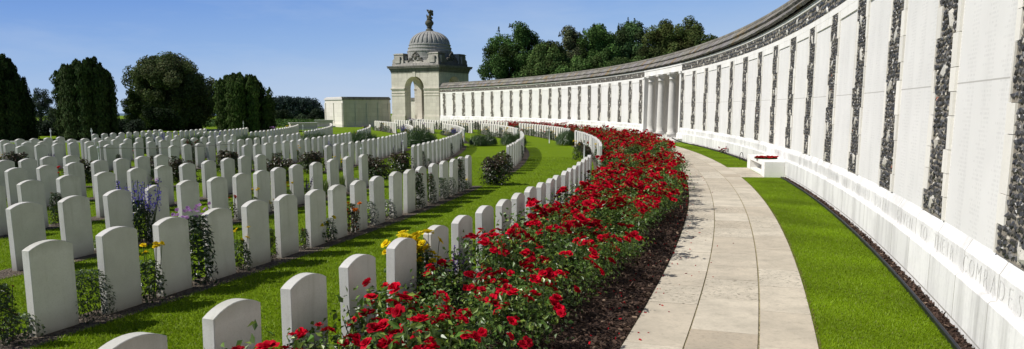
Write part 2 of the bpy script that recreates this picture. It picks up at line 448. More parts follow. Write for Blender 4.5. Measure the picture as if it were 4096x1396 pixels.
# distant hill, haze put into its colour as blue
hm = MB(); hx = np.linspace(-2600, 400, 60); hz = -27 + 6*np.sin(hx/310.) + 3*np.sin(hx/97.+1)
V = []
for x, z in zip(hx, hz): V += [(x, 3000, -80), (x, 3100, z)]
hm.add(np.array(V), np.array([(2*i, 2*i+2, 2*i+3, 2*i+1) for i in range(59)]))
tag(hm.build('hills', M['hill']), 'low blue hills on the horizon', kind='structure')

# ------------------------------------------------------------------ path of stone slabs
def path_slabs(name, lanes, a0, a1, lmin, lmax, seed, label, z=.010):
    r = np.random.default_rng(seed); mb = MB()
    for (r0, r1) in lanes:
        a = a0 - r.uniform(0, .5)
        while a < a1:
            L = math.degrees(r.uniform(lmin, lmax)/115); b = min(a+L, a1)
            g = .0035
            ga = math.degrees(g/115)
            tone = np.clip(r.normal(.62, .26), 0, 1); pit = 1.0 if r.random() < .42 else r.uniform(0, .45)
            zz = z + r.uniform(-.002, .002)
            aa = max(a+ga, a0)
            if b-ga > aa: mb.arc(WC, [(r0+g, zz-.03), (r0+g, zz), (r1-g, zz), (r1-g, zz-.03)][::-1], aa, b-ga, .4, (tone, pit, 0))
            a = b
    o = mb.build(name, M['slab']); return tag(o, label, kind='structure')
mb = MB(); mb.arc(WC, [(113.66, .002), (115.2, .002)][::-1], -27, 34, .5, close=False)
tag(mb.build('path_bed', M['moss']), 'mossy sand showing in the joints between the paving stones', kind='structure')
path_slabs('path', [(113.655, 114.143), (114.15, 114.725), (114.735, 115.2)], -27, 34, .75, 1.45, 3, 'curved footpath of pale stone slabs in three lanes')
path_slabs('cross_path', [(115.2, 115.5), (115.5, 115.83), (112.9, 113.3), (113.3, 113.65)], -10.45, -8.68, .9, 1.5, 4, 'short stone slab crossing from the footpath to the bench')

# ------------------------------------------------------------------ memorial wall
wall = tag(empty('memorial_wall', (0, 0, 0)), 'long curved white memorial wall with flint strips, name panels and slab roof', 'memorial wall')
wall['kind'] = 'thing'
SR = [-18.40922 + PITCH*i for i in range(-4, 15)]         # strips this side of the columns
SL = [5.8626 + PITCH*i for i in range(0, 21)]             # strips beyond the columns
ZT, ZB = 3.855, .812
A_R = (-25.0, .93); A_L = (5.36, 33.75)
for (a0, a1) in (A_R, A_L):
    MB().arc(WC, [(RW+.9, 0), (RW+.9, 4.5), (RW+.012, 4.5), (RW+.012, 0)], a0, a1, .3).build('wall_core', M['wall'], wall)
    pr = [(116.383, -.05), (116.383, .468), (116.397, .485), (116.44, .492), (116.44, .70), (116.452, .722), (116.497, ZB), (116.53, ZB), (116.53, -.05)]
    MB().arc(WC, pr[::-1], a0, a1, .3).build('plinth', M['plinth'], wall)
    # cornice under the eave
    pr = [(RW-.012, 4.355), (RW-.03, 4.37), (RW-.045, 4.45), (RW-.02, 4.456), (RW+.1, 4.456), (RW+.1, 4.355)]
    MB().arc(WC, pr[::-1], a0, a1, .3).build('cornice', M['wall'], wall)

# icosahedron for cobbles
ph = (1+5**.5)/2
ICO = np.array([(-1,ph,0),(1,ph,0),(-1,-ph,0),(1,-ph,0),(0,-1,ph),(0,1,ph),(0,-1,-ph),(0,1,-ph),(ph,0,-1),(ph,0,1),(-ph,0,-1),(-ph,0,1)])/math.hypot(1, ph)
ICOF = np.array([(0,11,5),(0,5,1),(0,1,7),(0,7,10),(0,10,11),(1,5,9),(5,11,4),(11,10,2),(10,7,6),(7,1,8),(3,9,4),(3,4,2),(3,2,6),(3,6,8),(3,8,9),(4,9,5),(2,4,11),(6,2,10),(8,6,7),(9,8,1)])
def cobbles(mb, S, Zc, hw, hh, col, R=RW, dep=.024):
    """flint lumps at arc positions S (metres of arc), heights Zc, half sizes hw, hh"""
    n = len(S)
    T = ICO[None]*1.0
    rot = rng.uniform(-1.2, 1.2, n)
    loc = np.repeat(T, n, 0)
    loc = loc*(1 + rng.normal(0, .21, (n, 12, 1)))
    x = loc[:, :, 0]*hw[:, None]; z = loc[:, :, 1]*hh[:, None]; y = loc[:, :, 2]*dep
    c, s_ = np.cos(rot)[:, None], np.sin(rot)[:, None]
    xx = x*c - z*s_; zz = x*s_ + z*c
    ang = (S[:, None]+xx)/R; rr = R - .004 + y
    V = np.stack([WC[0]+rr*np.cos(ang), WC[1]+rr*np.sin(ang), Zc[:, None]+zz], -1).reshape(-1, 3)
    F = (ICOF[None] + (np.arange(n)*12)[:, None, None]).reshape(-1, 3)
    mb.add(V, F, np.repeat(col, 12, 0))
def flint_cols(n):
    c = np.stack([rng.uniform(.028, .080, n)]*3, -1)*np.array([1.02, 1.0, .98])
    k = rng.random(n)
    c[k > .82] = np.array([.16, .148, .13])*rng.uniform(.6, 1.2, (int((k > .82).sum()), 1))
    c[k > .958] = np.array([.50, .46, .38])
    c[k > .998] = np.array([.26, .09, .045])
    return c
def fill_cobbles(mb, inside, s0, s1, z0, z1, px, pz):
    nxn = max(1, int((s1-s0)/px)); nz = max(1, int((z1-z0)/pz))
    gs, gz = np.meshgrid(np.linspace(s0+px/2, s1-px/2, nxn), np.linspace(z0+pz/2, z1-pz/2, nz))
    gs = gs + (np.arange(nz) % 2)[:, None]*px*.5
    S = gs.ravel() + rng.uniform(-.25, .25, gs.size)*px; Z = gz.ravel() + rng.uniform(-.25, .25, gs.size)*pz
    k = inside(S, Z); S, Z = S[k], Z[k]
    n = len(S)
    cobbles(mb, S, Z, px*rng.uniform(.42, .66, n), pz*rng.uniform(.42, .70, n), flint_cols(n))

lintels = MB()
M['edge'] = stone_mat('edge_stone', (.83, .81, .765), (.42, .40, .37), .5, use_col=True)
def strip(a, wide=False, near=True, half=0):
    """one flint strip: dark cobbles between stepped white edge stones"""
    sc = math.radians(a)*RW
    zs = [ZB]
    while zs[-1] < ZT-.18: zs.append(min(zs[-1] + rng.choice([.24, .34, .46]), ZT))
    zs[-1] = ZT
    wl = []; wr = []
    for i in range(len(zs)-1):
        wl.append(.29 + rng.choice([0, .09, .17])); wr.append(.29 + rng.choice([0, .09, .17]))
    mbm = MB(); mbc = MB(); quoins = MB()
    E = .50
    for i in range(len(zs)-1):
        l, r_ = wl[i], wr[i]
        d = math.degrees(1/RW)
        mbm.arc(WC, [(RW+.02, zs[i]), (RW+.02, zs[i+1]), (RW-.008, zs[i+1]), (RW-.008, zs[i])], a-l*d, a+r_*d, 1)
        g = .003
        for sgn, w_ in ((-1, l), (1, r_)):
            b0, b1 = sorted((a+sgn*(w_)*d, a+sgn*(E)*d))
            if b1-b0 > .02*d:
                t = rng.uniform(.88, 1.05)
                quoins.arc(WC, [(RW+.02, zs[i]+g), (RW+.02, zs[i+1]-g), (RW-.022-rng.uniform(0, .006), zs[i+1]-g), (RW-.022, zs[i]+g)], b0, b1, 1, (t, t*.99, t*.96))
    zsa = np.array(zs); wla = np.array(wl); wra = np.array(wr)
    def inside(S, Z):
        i = np.clip(np.searchsorted(zsa, Z)-1, 0, len(wl)-1)
        return (S-sc > -wla[i]+.036) & (S-sc < wra[i]-.036)
    p = (.044, .056) if near else (.066, .078)
    fill_cobbles(mbc, inside, sc-.42, sc+.42, ZB+.02, ZT-.02, *p)
    # a few pale rubble blocks built into the strip
    for z in np.arange(1.05, 3.7, .62):
        n = 1
        cobbles(mbc, np.array([sc+rng.uniform(-.16, .16)]), np.array([z+rng.uniform(-.15, .15)]), np.array([.075]), np.array([.14]), np.array([[.60, .57, .50]]), dep=.04)
    o = mbm.build('flint_strip', M['mortar'], wall); mbc.build('cobbles', M['flint'], o); quoins.build('edge_stones', M['edge'], o)
def bay(a0, a1):
    d = math.degrees(1/RW); E = .50
    b0, b1 = a0+E*d, a1-E*d
    MB().arc(WC, [(RW+.02, ZB-.02), (RW+.02, 3.70), (RW+.004, 3.70), (RW+.004, ZB-.02)], b0, b1, .3).build('name_panel', M['panel'], wall)
    lintels.arc(WC, [(RW+.02, 3.69), (RW+.02, ZT), (RW-.022, ZT), (RW-.022, 3.69)], b0+.02*d, b1-.02*d, .3)
for i, a in enumerate(SR): strip(a, near=i < 11)
for a, b in zip(SR[:-1], SR[1:]): bay(a, b)
for i, a in enumerate(SL): strip(a, near=False)
for a, b in zip(SL[:-1], SL[1:]): bay(a, b)
for (a0, a1) in (A_R, A_L):     # white course above the panels, then the flint band
    lintels.arc(WC, [(RW+.02, ZT+.001), (RW+.02, 3.985), (RW-.024, 3.985), (RW-.024, ZT+.001)], a0, a1, .3)
lintels.build('lintel_course', M['wall'], wall)
for (a0, a1, near) in ((A_R[0], .82, 1), (5.42, A_L[1], 0)):
    m1 = MB().arc(WC, [(RW+.02, 3.986), (RW+.02, 4.345), (RW-.006, 4.345), (RW-.006, 3.986)], a0, a1, .3)
    s0, s1 = math.radians(a0)*RW, math.radians(a1)*RW; m2 = MB()
    px = (.085, .10)
    fill_cobbles(m2, lambda S, Z: (S > s0+.04) & (S < s1-.04), s0, s1, 3.995, 4.34, *px)
    S = np.arange(s0+.6, s1-.4, 1.38); S = S + rng.uniform(-.2, .2, len(S))
    cobbles(m2, S, 4.16 + .07*np.where(np.arange(len(S)) % 2, 1, -1), np.full(len(S), .07), np.full(len(S), .10), np.tile([.62, .60, .55], (len(S), 1)), dep=.05)
    o = m1.build('flint_band', M['mortar'], wall); m2.build('cobbles', M['flint'], o)

# roof: two courses of stone slabs and a rounded ridge, both slopes
roof = MB()
def course(p0, p1, th, a0, a1, wmin, wmax):
    a = a0
    while a < a1:
        L = math.degrees(rng.uniform(wmin, wmax)/RW); b = min(a+L, a1)
        t = rng.uniform(.72, 1.15); h = rng.uniform(-.012, .012)
        col = np.array([.25, .235, .21])*t*np.array([1, rng.uniform(.95, 1.03), rng.uniform(.88, 1.12)])
        if rng.random() < .06: col = np.array([.27, .20, .12])*t
        n = np.array([-(p1[1]-p0[1]), p1[0]-p0[0]]); n = n/np.hypot(*n)*th
        n = n if (n[1] > 0) else -n
        q0, q1 = np.array(p0)+[0, h], np.array(p1)
        roof.arc(WC, [q0, q1, q1+n, q0+n][::-1] if p1[0] > p0[0] else [q0, q1, q1+n, q0+n], a+.004, b-.004, 1, col)
        a = b
A0, A1 = -25, 33.78
course((RW-.12, 4.50), (RW+.20, 4.80), .085, A0, A1, .28, .55)
course((RW+.07, 4.80), (RW+.40, 5.09), .085, A0, A1, .28, .55)
course((RW+1.1, 4.50), (RW+.78, 4.80), .05, A0, A1, .5, .9)
course((RW+.84, 4.78), (RW+.52, 5.12), .05, A0, A1, .5, .9)
a = A0
while a < A1:
    b = min(a+math.degrees(rng.uniform(.5, .8)/RW), A1); t = rng.uniform(.8, 1.15)
    pr = [(RW+.44+.14*math.cos(k), 5.155+.125*math.sin(k)) for k in np.linspace(-.2, PI+.2, 9)]
    roof.arc(WC, pr, a+.004, b-.004, 1, np.array([.21, .195, .165])*t); a = b
roof.arc(WC, [(RW-.09, 4.458), (RW+.44, 5.05), (RW+1.08, 4.458)], A0, A1, .3, (.05, .045, .04))
roof.build('roof', M['roof'], wall)

# open colonnade between the two lengths of wall
ent = MB().arc(WC, [(RW+.6, 4.0), (RW+.6, 4.455), (RW-.05, 4.455), (RW-.05, 4.345), (RW-.02, 4.34), (RW-.02, 4.0)], .83, 5.42, .3)
for b0, b1 in ((1.25, 2.55), (2.68, 3.88), (4.0, 5.2)):
    ent.arc(WC, [(RW-.012, 4.015), (RW-.012, 4.09), (RW-.028, 4.09), (RW-.028, 4.015)], b0, b1, .5)
ent.build('entablature', M['wall'], wall)
MB().arc(WC, [(115.95, -.02), (115.95, .10), (116.12, .10), (116.12, .20), (RW+4.2, .20), (RW+4.2, -.02)][::-1], .3, 6.0, .3).build('portico_step', M['kerb'], wall)
rec = MB()
rec.arc(WC, [(RW+3.6, .2), (RW+3.6, 4.4), (RW+4.1, 4.4), (RW+4.1, .2)][::-1], .3, 6.0, .3)
rec.arc(WC, [(RW+3.5, .2), (RW+3.5, .62), (RW+3.6, .62), (RW+3.6, .2)][::-1], .6, 5.7, .3)
rec.arc(WC, [(RW+.9, .2), (RW+.9, 4.4), (RW+3.6, 4.4), (RW+3.6, .2)][::-1], .3, .92, .3)
rec.arc(WC, [(RW+.9, .2), (RW+.9, 4.4), (RW+3.6, 4.4), (RW+3.6, .2)][::-1], 5.38, 6.0, .3)
rec.arc(WC, [(RW+.61, 4.41), (RW+.61, 4.5), (RW+4.1, 4.5), (RW+4.1, 4.41)][::-1], .3, 6.0, .3)  # unseen roof slab added to keep the recess in shade
rec.build('recess', M['column'], wall)
def column(theta, rad=RW+.02, sc=1.0):
    p = pol(WC, rad, theta); rz = math.radians(theta)
    s = MB()
    k = np.linspace(0, 1, 12); r = .25 - .042*k**1.6
    prof = [(.335, .335), (.345, .36), (.335, .39), (.30, .405), (.285, .42), (.30, .44), (.295, .455), (.262, .475)] + [(a*1.0, .48+3.12*b) for a, b in zip(r, k)] + [(.235, 3.605), (.24, 3.625), (.22, 3.645), (.212, 3.74), (.225, 3.76), (.285, 3.85), (.285, 3.87)]
    s.lathe(prof, (p[0], p[1], 0), 28)
    o = s.build('column', M['column'], wall, smooth=False)
    for f in o.data.polygons: f.use_smooth = True
    MB().box((p[0], p[1], .268), (.70, .70, .135), rz).build('column_base', M['column'], o)
    MB().box((p[0], p[1], 3.935), (.62, .62, .125), rz).build('capital_slab', M['column'], o)
for t in (4.54, 3.30, 1.92): column(t)
for t0, t1 in ((.80, .97), (5.33, 5.46)):
    pl = MB().arc(WC, [(RW-.07, .2), (RW-.07, 4.0), (RW+.55, 4.0), (RW+.55, .2)][::-1], t0, t1, .1)
    o = pl.build('pilaster', M['wall'], wall)
    MB().arc(WC, [(RW-.13, .2), (RW-.13, .46), (RW-.09, .50), (RW-.071, .50), (RW-.071, .2)][::-1], t0-.03, t1+.03, .1).build('pilaster_base', M['wall'], o)
    MB().arc(WC, [(RW-.12, 3.87), (RW-.12, 3.995), (RW-.071, 3.995), (RW-.071, 3.80)][::-1], t0-.03, t1+.03, .1).build('pilaster_cap', M['wall'], o)

# cut inscription on the band of the plinth
def char_mesh(ch):
    cu = bpy.data.curves.new('glyph', 'FONT'); cu.body = ch; cu.size = 1; cu.resolution_u = 3; cu.offset = -.018
    o = bpy.data.objects.new('glyph', cu); COL.objects.link(o)
    dg = bpy.context.evaluated_depsgraph_get(); me = o.evaluated_get(dg).to_mesh()
    V = np.array([v.co[:] for v in me.vertices]); F = [list(p.vertices) for p in me.polygons]
    o.evaluated_get(dg).to_mesh_clear(); bpy.data.objects.remove(o); bpy.data.curves.remove(cu)
    return V, F
GL = {}
def word(text, a0, a1):
    ins = MB()
    for i, ch in enumerate(text):
        if ch not in GL: GL[ch] = char_mesh(ch)
        V, F = GL[ch]
        a = a0 + (a1-a0)*(i/(max(1, len(text)-1)))
        x = (V[:, 0]-(V[:, 0].min()+V[:, 0].max())/2)*.235; z = V[:, 1]*.235 + .515
        th = np.radians(a) - x/116.44
        R_ = np.full(len(V), 116.437)
        P = np.stack([WC[0]+R_*np.cos(th), WC[1]+R_*np.sin(th), z], -1)
        ins.add(P, [np.array([f]) for f in F])
    ins.build('inscription_word', M['letters'], wall)
word('GIVEN', -16.27, -16.65); word('TO', -16.92, -17.02); word('THEIR', -17.26, -17.60); word('COMRADES', -17.84, -18.60)
word('IN', -18.95, -19.03); word('DEATH', -19.3, -19.75)
a = -15.95
for t in ['BURIAL', 'HONOURED', 'AND', 'KNOWN', 'THE', 'DENIED', 'WAR', 'OF', 'FORTUNE', 'THE', 'WHOM', 'TO', 'BUT']:
    L = .092*(len(t)-1); word(t, a+L, a); a += L+.30

# ------------------------------------------------------------------ stone benches with wreaths
def wreath_mesh():
    mb = MB()
    for k in range(90):
        t = rng.uniform(0, 2*PI); rr = .26 + rng.uniform(-.07, .07)
        c = np.array([rr*math.cos(t), rr*math.sin(t), .035+rng.uniform(0, .03)]); q = rng.uniform(.035, .05)
        ring = [c + q*np.array([math.cos(u), math.sin(u), .35*math.sin(2*u)+.1]) for u in np.arange(6)*PI/3]
        v = np.array([c-[0, 0, .012]] + ring); f = np.array([(0, 1+j, 1+(j+1) % 6) for j in range(6)])
        cc = np.array([.42, .008, .012])*rng.uniform(.6, 1.2)
        mb.add(v, f, cc)
    mb.lathe([(.17, .0), (.35, .0), (.35, .02), (.17, .02)], n=20, col=(.02, .05, .015))
    return mb
def bench(t0, t1, label, wlabel, wf, wr):
    tm = (t0+t1)/2
    e = tag(empty('stone_bench', (*pol(WC, 116.1, tm), 0)), label, 'bench', 'stone benches against the memorial wall')
    off = np.array([*pol(WC, 116.1, tm), 0])
    d = math.degrees(1/116)
    def part(nm, pr, a0, a1):
        mb = MB().arc(WC, pr[::-1], a0, a1, .4); mb.V = [v-off for v in mb.V]; return mb.build(nm, M['wall'], e)
    part('seat_slab', [(115.835, .315), (115.835, .432), (116.378, .432), (116.378, .315)], t0, t1)
    part('end_block', [(115.84, -.02), (115.84, .314), (116.375, .314), (116.375, -.02)], t0, t0+.62*d)
    part('end_block', [(115.84, -.02), (115.84, .314), (116.375, .314), (116.375, -.02)], t1-.62*d, t1)
    part('base_slab', [(115.86, -.02), (115.86, .06), (116.37, .06), (116.37, -.02)], t0+.621*d, t1-.621*d)
    part('back_panel', [(116.25, .061), (116.25, .313), (116.37, .313), (116.37, .061)], t0+.622*d, t1-.622*d)
    p = pol(WC, wr, t0 + wf*(t1-t0))
    wo = wreath_mesh().build('poppy_wreath', M['petal'], loc=(*p, .434))
    tag(wo, wlabel, 'wreath', 'poppy wreaths laid on the benches')
bench(-10.37, -8.62, 'white stone bench with open front by the slab crossing, this side of the columns', 'red poppy wreath lying on the bench beside the slab crossing', .42, 116.1)
bench(14.6, 16.3, 'small white stone bench against the wall beyond the columns, behind the roses', 'red poppy wreath on the far bench beyond the columns', .6, 116.1)

# edging strip and bark along the foot of the wall
for (a0, a1) in ((-25, -10.5), (-8.55, -.6)):
    e = MB().arc(WC, [(116.245, -.01), (116.245, .045), (116.262, .052), (116.275, .045), (116.275, -.01)][::-1], a0, a1, .3)
    tag(e.build('lawn_edging', M['edging']), 'black plastic edging between lawn and wall, ' + ('from the bench towards the camera' if a0 < -20 else 'from the bench to the columns'), 'edging')
    s = MB().arc(WC, [(116.27, .012), (116.385, .02)][::-1], a0, a1, .3, close=False)
    tag(s.build('bark_strip', M['mulch']), 'narrow strip of bark at the foot of the wall', kind='structure')

def chips(n, sampler, smin, smax, zoff):
    P = sampler(n); n = len(P)
    L = rng.uniform(smin, smax, n); W = L*rng.uniform(.3, .7, n); yaw = rng.uniform(0, PI, n); tx = rng.normal(0, .35, n); ty = rng.normal(0, .35, n)
    base = np.array([(-.5, -.5), (.5, -.35), (.45, .5), (-.5, .4)])
    x = base[None, :, 0]*L[:, None]; y = base[None, :, 1]*W[:, None]
    c, s_ = np.cos(yaw)[:, None], np.sin(yaw)[:, None]
    z = x*np.tan(tx)[:, None] + y*np.tan(ty)[:, None] + rng.uniform(.2, 1, n)[:, None]*zoff
    V = np.stack([P[:, :1]+x*c-y*s_, P[:, 1:2]+x*s_+y*c, P[:, 2:3]+z], -1)
    t = rng.uniform(.35, 1.5, n)
    C = np.stack([.070*t, .042*t, .030*t], -1); k = rng.random(n); C[k > .93] = np.array([.24, .17, .12]); 
    V2 = np.concatenate([V, V - np.array([0, 0, .008])], 1).reshape(-1, 3)
    o = (np.arange(n)*8)[:, None]
    F = np.concatenate([o+np.array([[0, 1, 2, 3]]), o+np.array([[0, 4, 5, 1]]), o+np.array([[1, 5, 6, 2]]), o+np.array([[2, 6, 7, 3]]), o+np.array([[3, 7, 4, 0]])])
    return MB().add(V2, F, np.repeat(C, 8, 0))
def samp_strip(n):
    a = rng.uniform(-22, -1, n); k = (a < -10.5) | (a > -8.55); a = a[k]
    r = rng.uniform(116.28, 116.38, len(a)); p = pol(WC, 1, 0)
    return np.stack([WC[0]+r*np.cos(np.radians(a)), WC[1]+r*np.sin(np.radians(a)), np.full(len(a), .02)], -1)

# ------------------------------------------------------------------ rows of graves
RR = {1: [91.48, 88.58, 85.99, 83.45, 81.14, 79.05, 76.7, 74.6, 72.7, 70.8],
      2: [91.62, 88.78, 85.87, 83.3, 80.77, 78.65, 76.3, 74.3, 72.6, 70.65],
      3: [91.75, 89.0, 86.05, 83.2, 80.65, 78.2, 75.95, 73.8, 72.0, 70.25],
      4: [91.7, 88.7, 85.8, 83.0]}
SEC1 = [[-20.2, -19.75, -19.28, -18.8, -18.32, -17.84, -17.37, -16.87, -16.4, -15.89, -15.43, -14.96, -14.49, -14.05, -13.62, -13.19, -12.71, -12.23, -11.79, -11.28, -10.73, -10.21, -9.67],
        [-18.97, -18.49, -18.01, -17.52, -17.05, -16.56, -16.1, -15.66, -15.17, -14.74, -14.28, -13.81, -13.29, -12.85, -12.39, -11.88, -11.41, -10.93, -10.47, -10.02],
        [-17.2, -16.71, -16.23, -15.73, -15.23, -14.76, -14.26, -13.8, -13.36, -12.98, -12.5, -11.94, -11.38, -10.8, -10.17],
        [-16.1, -15.6, -15.1, -14.6, -14.05, -13.49, -12.97, -12.44, -11.93, -11.42, -10.94, -10.43],
        [-14.3, -13.81, -13.3, -12.8, -12.3, -11.83, -11.33, -10.83],
        [-13.1, -12.57, -12.14, -11.71, -11.21]]
Y2 = ([24.1, 23.6, 23.6, 23.4, 23.5, 23.3, 23.2, 23.0, 23.2, 23.3], [38.2, 37.6, 38.4, 36.5, 35.3, 34.3, 33.1, 32.0, 30.8, 29.8])
Y3 = ([41.8, 42.4, 42.0, 40.1, 38.9, 37.9, 36.4, 35.5, 34.2, 33.1], [57, 56.5, 55.5, 53.5, 51, 55.5, 52, 43.6, 41.7, 39.8])
Y4 = ([60, 58.5, 58, 57.5], [74, 74, 71, 66])
def ang_range(r, y0, y1):
    a0 = math.degrees(math.asin((y0-RC[1])/r)); a1 = math.degrees(math.asin((y1-RC[1])/r)); st = math.degrees(.75/r)
    return list(np.arange(a0, a1+.3*st, st))
def stone_mesh():
    W, T, S, H = .218, .042, .757, .815
    pts = [(-W, -.06), (-W, S)]
    R0 = (W*W+(H-S)**2)/(2*(H-S)); am = math.asin(W/R0)
    pts += [(R0*math.sin(t), H-R0+R0*math.cos(t)) for t in np.linspace(-am, am, 11)[1:-1]]
    pts += [(W, S), (W, -.06)]
    pts = np.array(pts); n = len(pts); b = .004
    ctr = np.array([0, .4]); inn = ctr + (pts-ctr)*np.array([1-b/W, 1-b/.45])
    V = np.concatenate([np.column_stack([inn[:, 0], np.full(n, -T), inn[:, 1]]), np.column_stack([pts[:, 0], np.full(n, -T+b), pts[:, 1]]),
                        np.column_stack([pts[:, 0], np.full(n, T-b), pts[:, 1]]), np.column_stack([inn[:, 0], np.full(n, T), inn[:, 1]])])
    F4 = [(k*n+i, k*n+(i+1) % n, (k+1)*n+(i+1) % n, (k+1)*n+i) for k in range(3) for i in range(n)]
    return MB().add(V, [np.array([list(range(n))[::-1]]), np.array(F4), np.array([[3*n+i for i in range(n)]])])
STONE = mesh_from('headstone', stone_mesh(), M['stone'])
ROWN = ['the row beside the roses', 'the second row from the roses', 'the third row from the roses', 'the fourth row from the roses', 'the fifth row from the roses',
        'the sixth row from the roses', 'the seventh row from the roses', 'the eighth row from the roses', 'the ninth row from the roses', 'the tenth row from the roses']
SECN = {1: 'front block', 2: 'middle block', 3: 'back block', 4: 'farthest block'}
stones = []                            # (x, y, angle, section, row, index)
ROWS = {}
for sec in (1, 2, 3, 4):
    for k, r in enumerate(RR[sec]):
        if sec == 1:
            if k >= len(SEC1): continue
            L = SEC1[k]
        else:
            y0, y1 = {2: Y2, 3: Y3, 4: Y4}[sec]; L = ang_range(r, y0[k], y1[k])
        ROWS[(sec, k)] = (r, L)
        for i, a in enumerate(L):
            p = pol(RC, r-.042, a); stones.append((p[0], p[1], a, sec, k, i))
def in_view(x, y, m=.05):
    return y > 1.5 and abs(x/y) < .675+m
vis = sorted([s for s in stones if in_view(s[0], s[1])], key=lambda s: math.hypot(s[0], s[1]))
near, far = vis[:296], vis[296:]
cnt = {}
for (x, y, a, sec, k, i) in near:
    o = link('headstone', STONE, None, (x, y, rng.uniform(-.012, .008)), math.radians(a+90))
    o.rotation_euler = (rng.normal(0, .010), rng.normal(0, .009), math.radians(a+90)+rng.normal(0, .01))
    i0 = min(s[5] for s in vis if s[3] == sec and s[4] == k)
    tag(o, 'white headstone, %s from the camera end in %s, %s' % (ordinal(i-i0), ROWN[k], SECN[sec]), 'headstone', 'white headstones in curved rows')
fs = MB()
sv = np.concatenate(stone_mesh().V); sf = stone_mesh().F
for (x, y, a, sec, k, i) in far:
    c, s_ = math.cos(math.radians(a+90)), math.sin(math.radians(a+90))
    V = np.stack([x+sv[:, 0]*c-sv[:, 1]*s_, y+sv[:, 0]*s_+sv[:, 1]*c, sv[:, 2]], -1)
    fs.add(V, sf)
m, nt, out = mat('far_headstone'); bsdf(nt, out, mixc(nt, noise(nt, geo_pos(nt), 3, 4, .6), (.66, .63, .56), (.74, .705, .64)), .85, .2); M['farstone'] = m
tag(fs.build('distant_headstones', M['farstone']), 'the most distant white headstones, too many and too small to count', kind='stuff')

# soil strips the stones stand in
sb = MB()
for (sec, k), (r, L) in ROWS.items():
    z = .006
    n = max(3, len(L)*4); A = np.linspace(L[0]-.35, L[-1]+.35, n)
    w0 = .20 + .05*np.array([mnoise.noise((q*3.1, k, sec)) for q in A]); w1 = .26 + .06*np.array([mnoise.noise((q*2.7, k+9, sec)) for q in A])
    if k == 0: w1 = w1*0+.3
    a_ = pol(RC, r-w0-.04, A); b_ = pol(RC, r+w1-.04, A)
    V = np.concatenate([np.column_stack([a_, np.full(n, z)]), np.column_stack([b_, np.full(n, z)])])
    sb.add(V, np.array([(i, n+i, n+i+1, i+1) for i in range(n-1)]))
tag(sb.build('soil_strips', M['soil']), 'narrow strips of bare soil under the rows of headstones', kind='structure')

# ------------------------------------------------------------------ rose bed surface
def rowA_x(y):
    r = 91.6 - .0; return RC[0]+np.sqrt(r*r-(np.asarray(y)-RC[1])**2)
def path_x(y): return WC[0]+np.sqrt(113.655**2-(np.asarray(y)-WC[1])**2)
BEDS = [(1.2, 21.75, 200), (25.0, 39.6, 120), (40.6, 58.5, 120), (59.6, 76, 100)]
for (y0, y1, n) in BEDS:
    yy = np.linspace(y0, y1, n); m_ = 22
    tt = np.linspace(0, 1, m_)
    xl, xr = rowA_x(yy)+.08, path_x(yy)-.004
    X = xl[:, None]*(1-tt)+xr[:, None]*tt; Y = np.repeat(yy[:, None], m_, 1)
    Z = .004 + .05*np.sin(PI*tt)[None]**.6 + np.array([[.022*mnoise.noise((x*5, y*5, 0)) for x, y in zip(a, b)] for a, b in zip(X, Y)])*np.sin(PI*tt)[None]**.5
    Z = np.maximum(Z, .004)
    idx = np.arange(n*m_).reshape(n, m_)
    F = np.stack([idx[:-1, :-1].ravel(), idx[:-1, 1:].ravel(), idx[1:, 1:].ravel(), idx[1:, :-1].ravel()], -1)
    tag(MB().add(np.stack([X.ravel(), Y.ravel(), Z.ravel()], -1), F).build('rose_bed_soil', M['mulch'], smooth=True), 'dark bark covered bed under the red roses', kind='structure')
def samp_bed(n):
    y = 1.5+20.2*rng.random(n)**1.5; t = 1-rng.random(n)**1.3*.95
    x = rowA_x(y)*(1-t)+(path_x(y)-.02)*t
    return np.stack([x, y, .012+.045*np.sin(PI*t)**.6], -1)
tag(chips(13000, samp_bed, .015, .05, .03).build('bark_mulch', M['chip']), 'brown bark chips covering the rose bed', kind='stuff')
tag(chips(5000, samp_strip, .015, .045, .03).build('bark_mulch', M['chip']), 'brown bark chips between the lawn edging and the wall', kind='stuff')

def samp_petal(n):
    y = 3+24*rng.random(n)**1.2; x = path_x(y)+rng.normal(-.25, .38, n)
    return np.stack([x, y, np.where(x > path_x(y), .013, .045)], -1)
pt = chips(420, samp_petal, .012, .030, .006); pt.C = [np.repeat(np.array([.40, .006, .015])[None]*rng.uniform(.4, 1.1, (len(pt.C[0])//8, 1)), 8, 0)]
tag(pt.build('fallen_petals', col_mat('fallen_petal', .8, .1)), 'fallen red rose petals on the path edge and the bark', kind='stuff')
# ------------------------------------------------------------------ leaves and flowers
def leaves(mb, P, nrm, L, Wd, cols, droop=.0, jit=.5, up=None):
    """small folded leaves: two triangles either side of a midrib"""
    n = len(P)
    nr = nrm + rng.normal(0, jit, (n, 3)); nr /= np.linalg.norm(nr, axis=1)[:, None]+1e-9
    d = rng.normal(0, 1, (n, 3)) if up is None else up + rng.normal(0, .35, (n, 3))
    d = d - (d*nr).sum(1)[:, None]*nr; d /= np.linalg.norm(d, axis=1)[:, None]+1e-9
    sd_ = np.cross(nr, d)
    L = np.broadcast_to(L, (n,))[:, None]; Wd = np.broadcast_to(Wd, (n,))[:, None]
    a = P - d*L*.5; b = P + d*L*.5 - nr*L*droop; l = P + sd_*Wd*.5 + nr*Wd*.12 - d*L*.06; r_ = P - sd_*Wd*.5 + nr*Wd*.12 - d*L*.06
    V = np.stack([a, r_, b, l], 1).reshape(-1, 3)
    F = (np.arange(n)*4)[:, None] + np.array([[0, 1, 2, 3]])
    mb.add(V, F, np.repeat(cols, 4, 0))
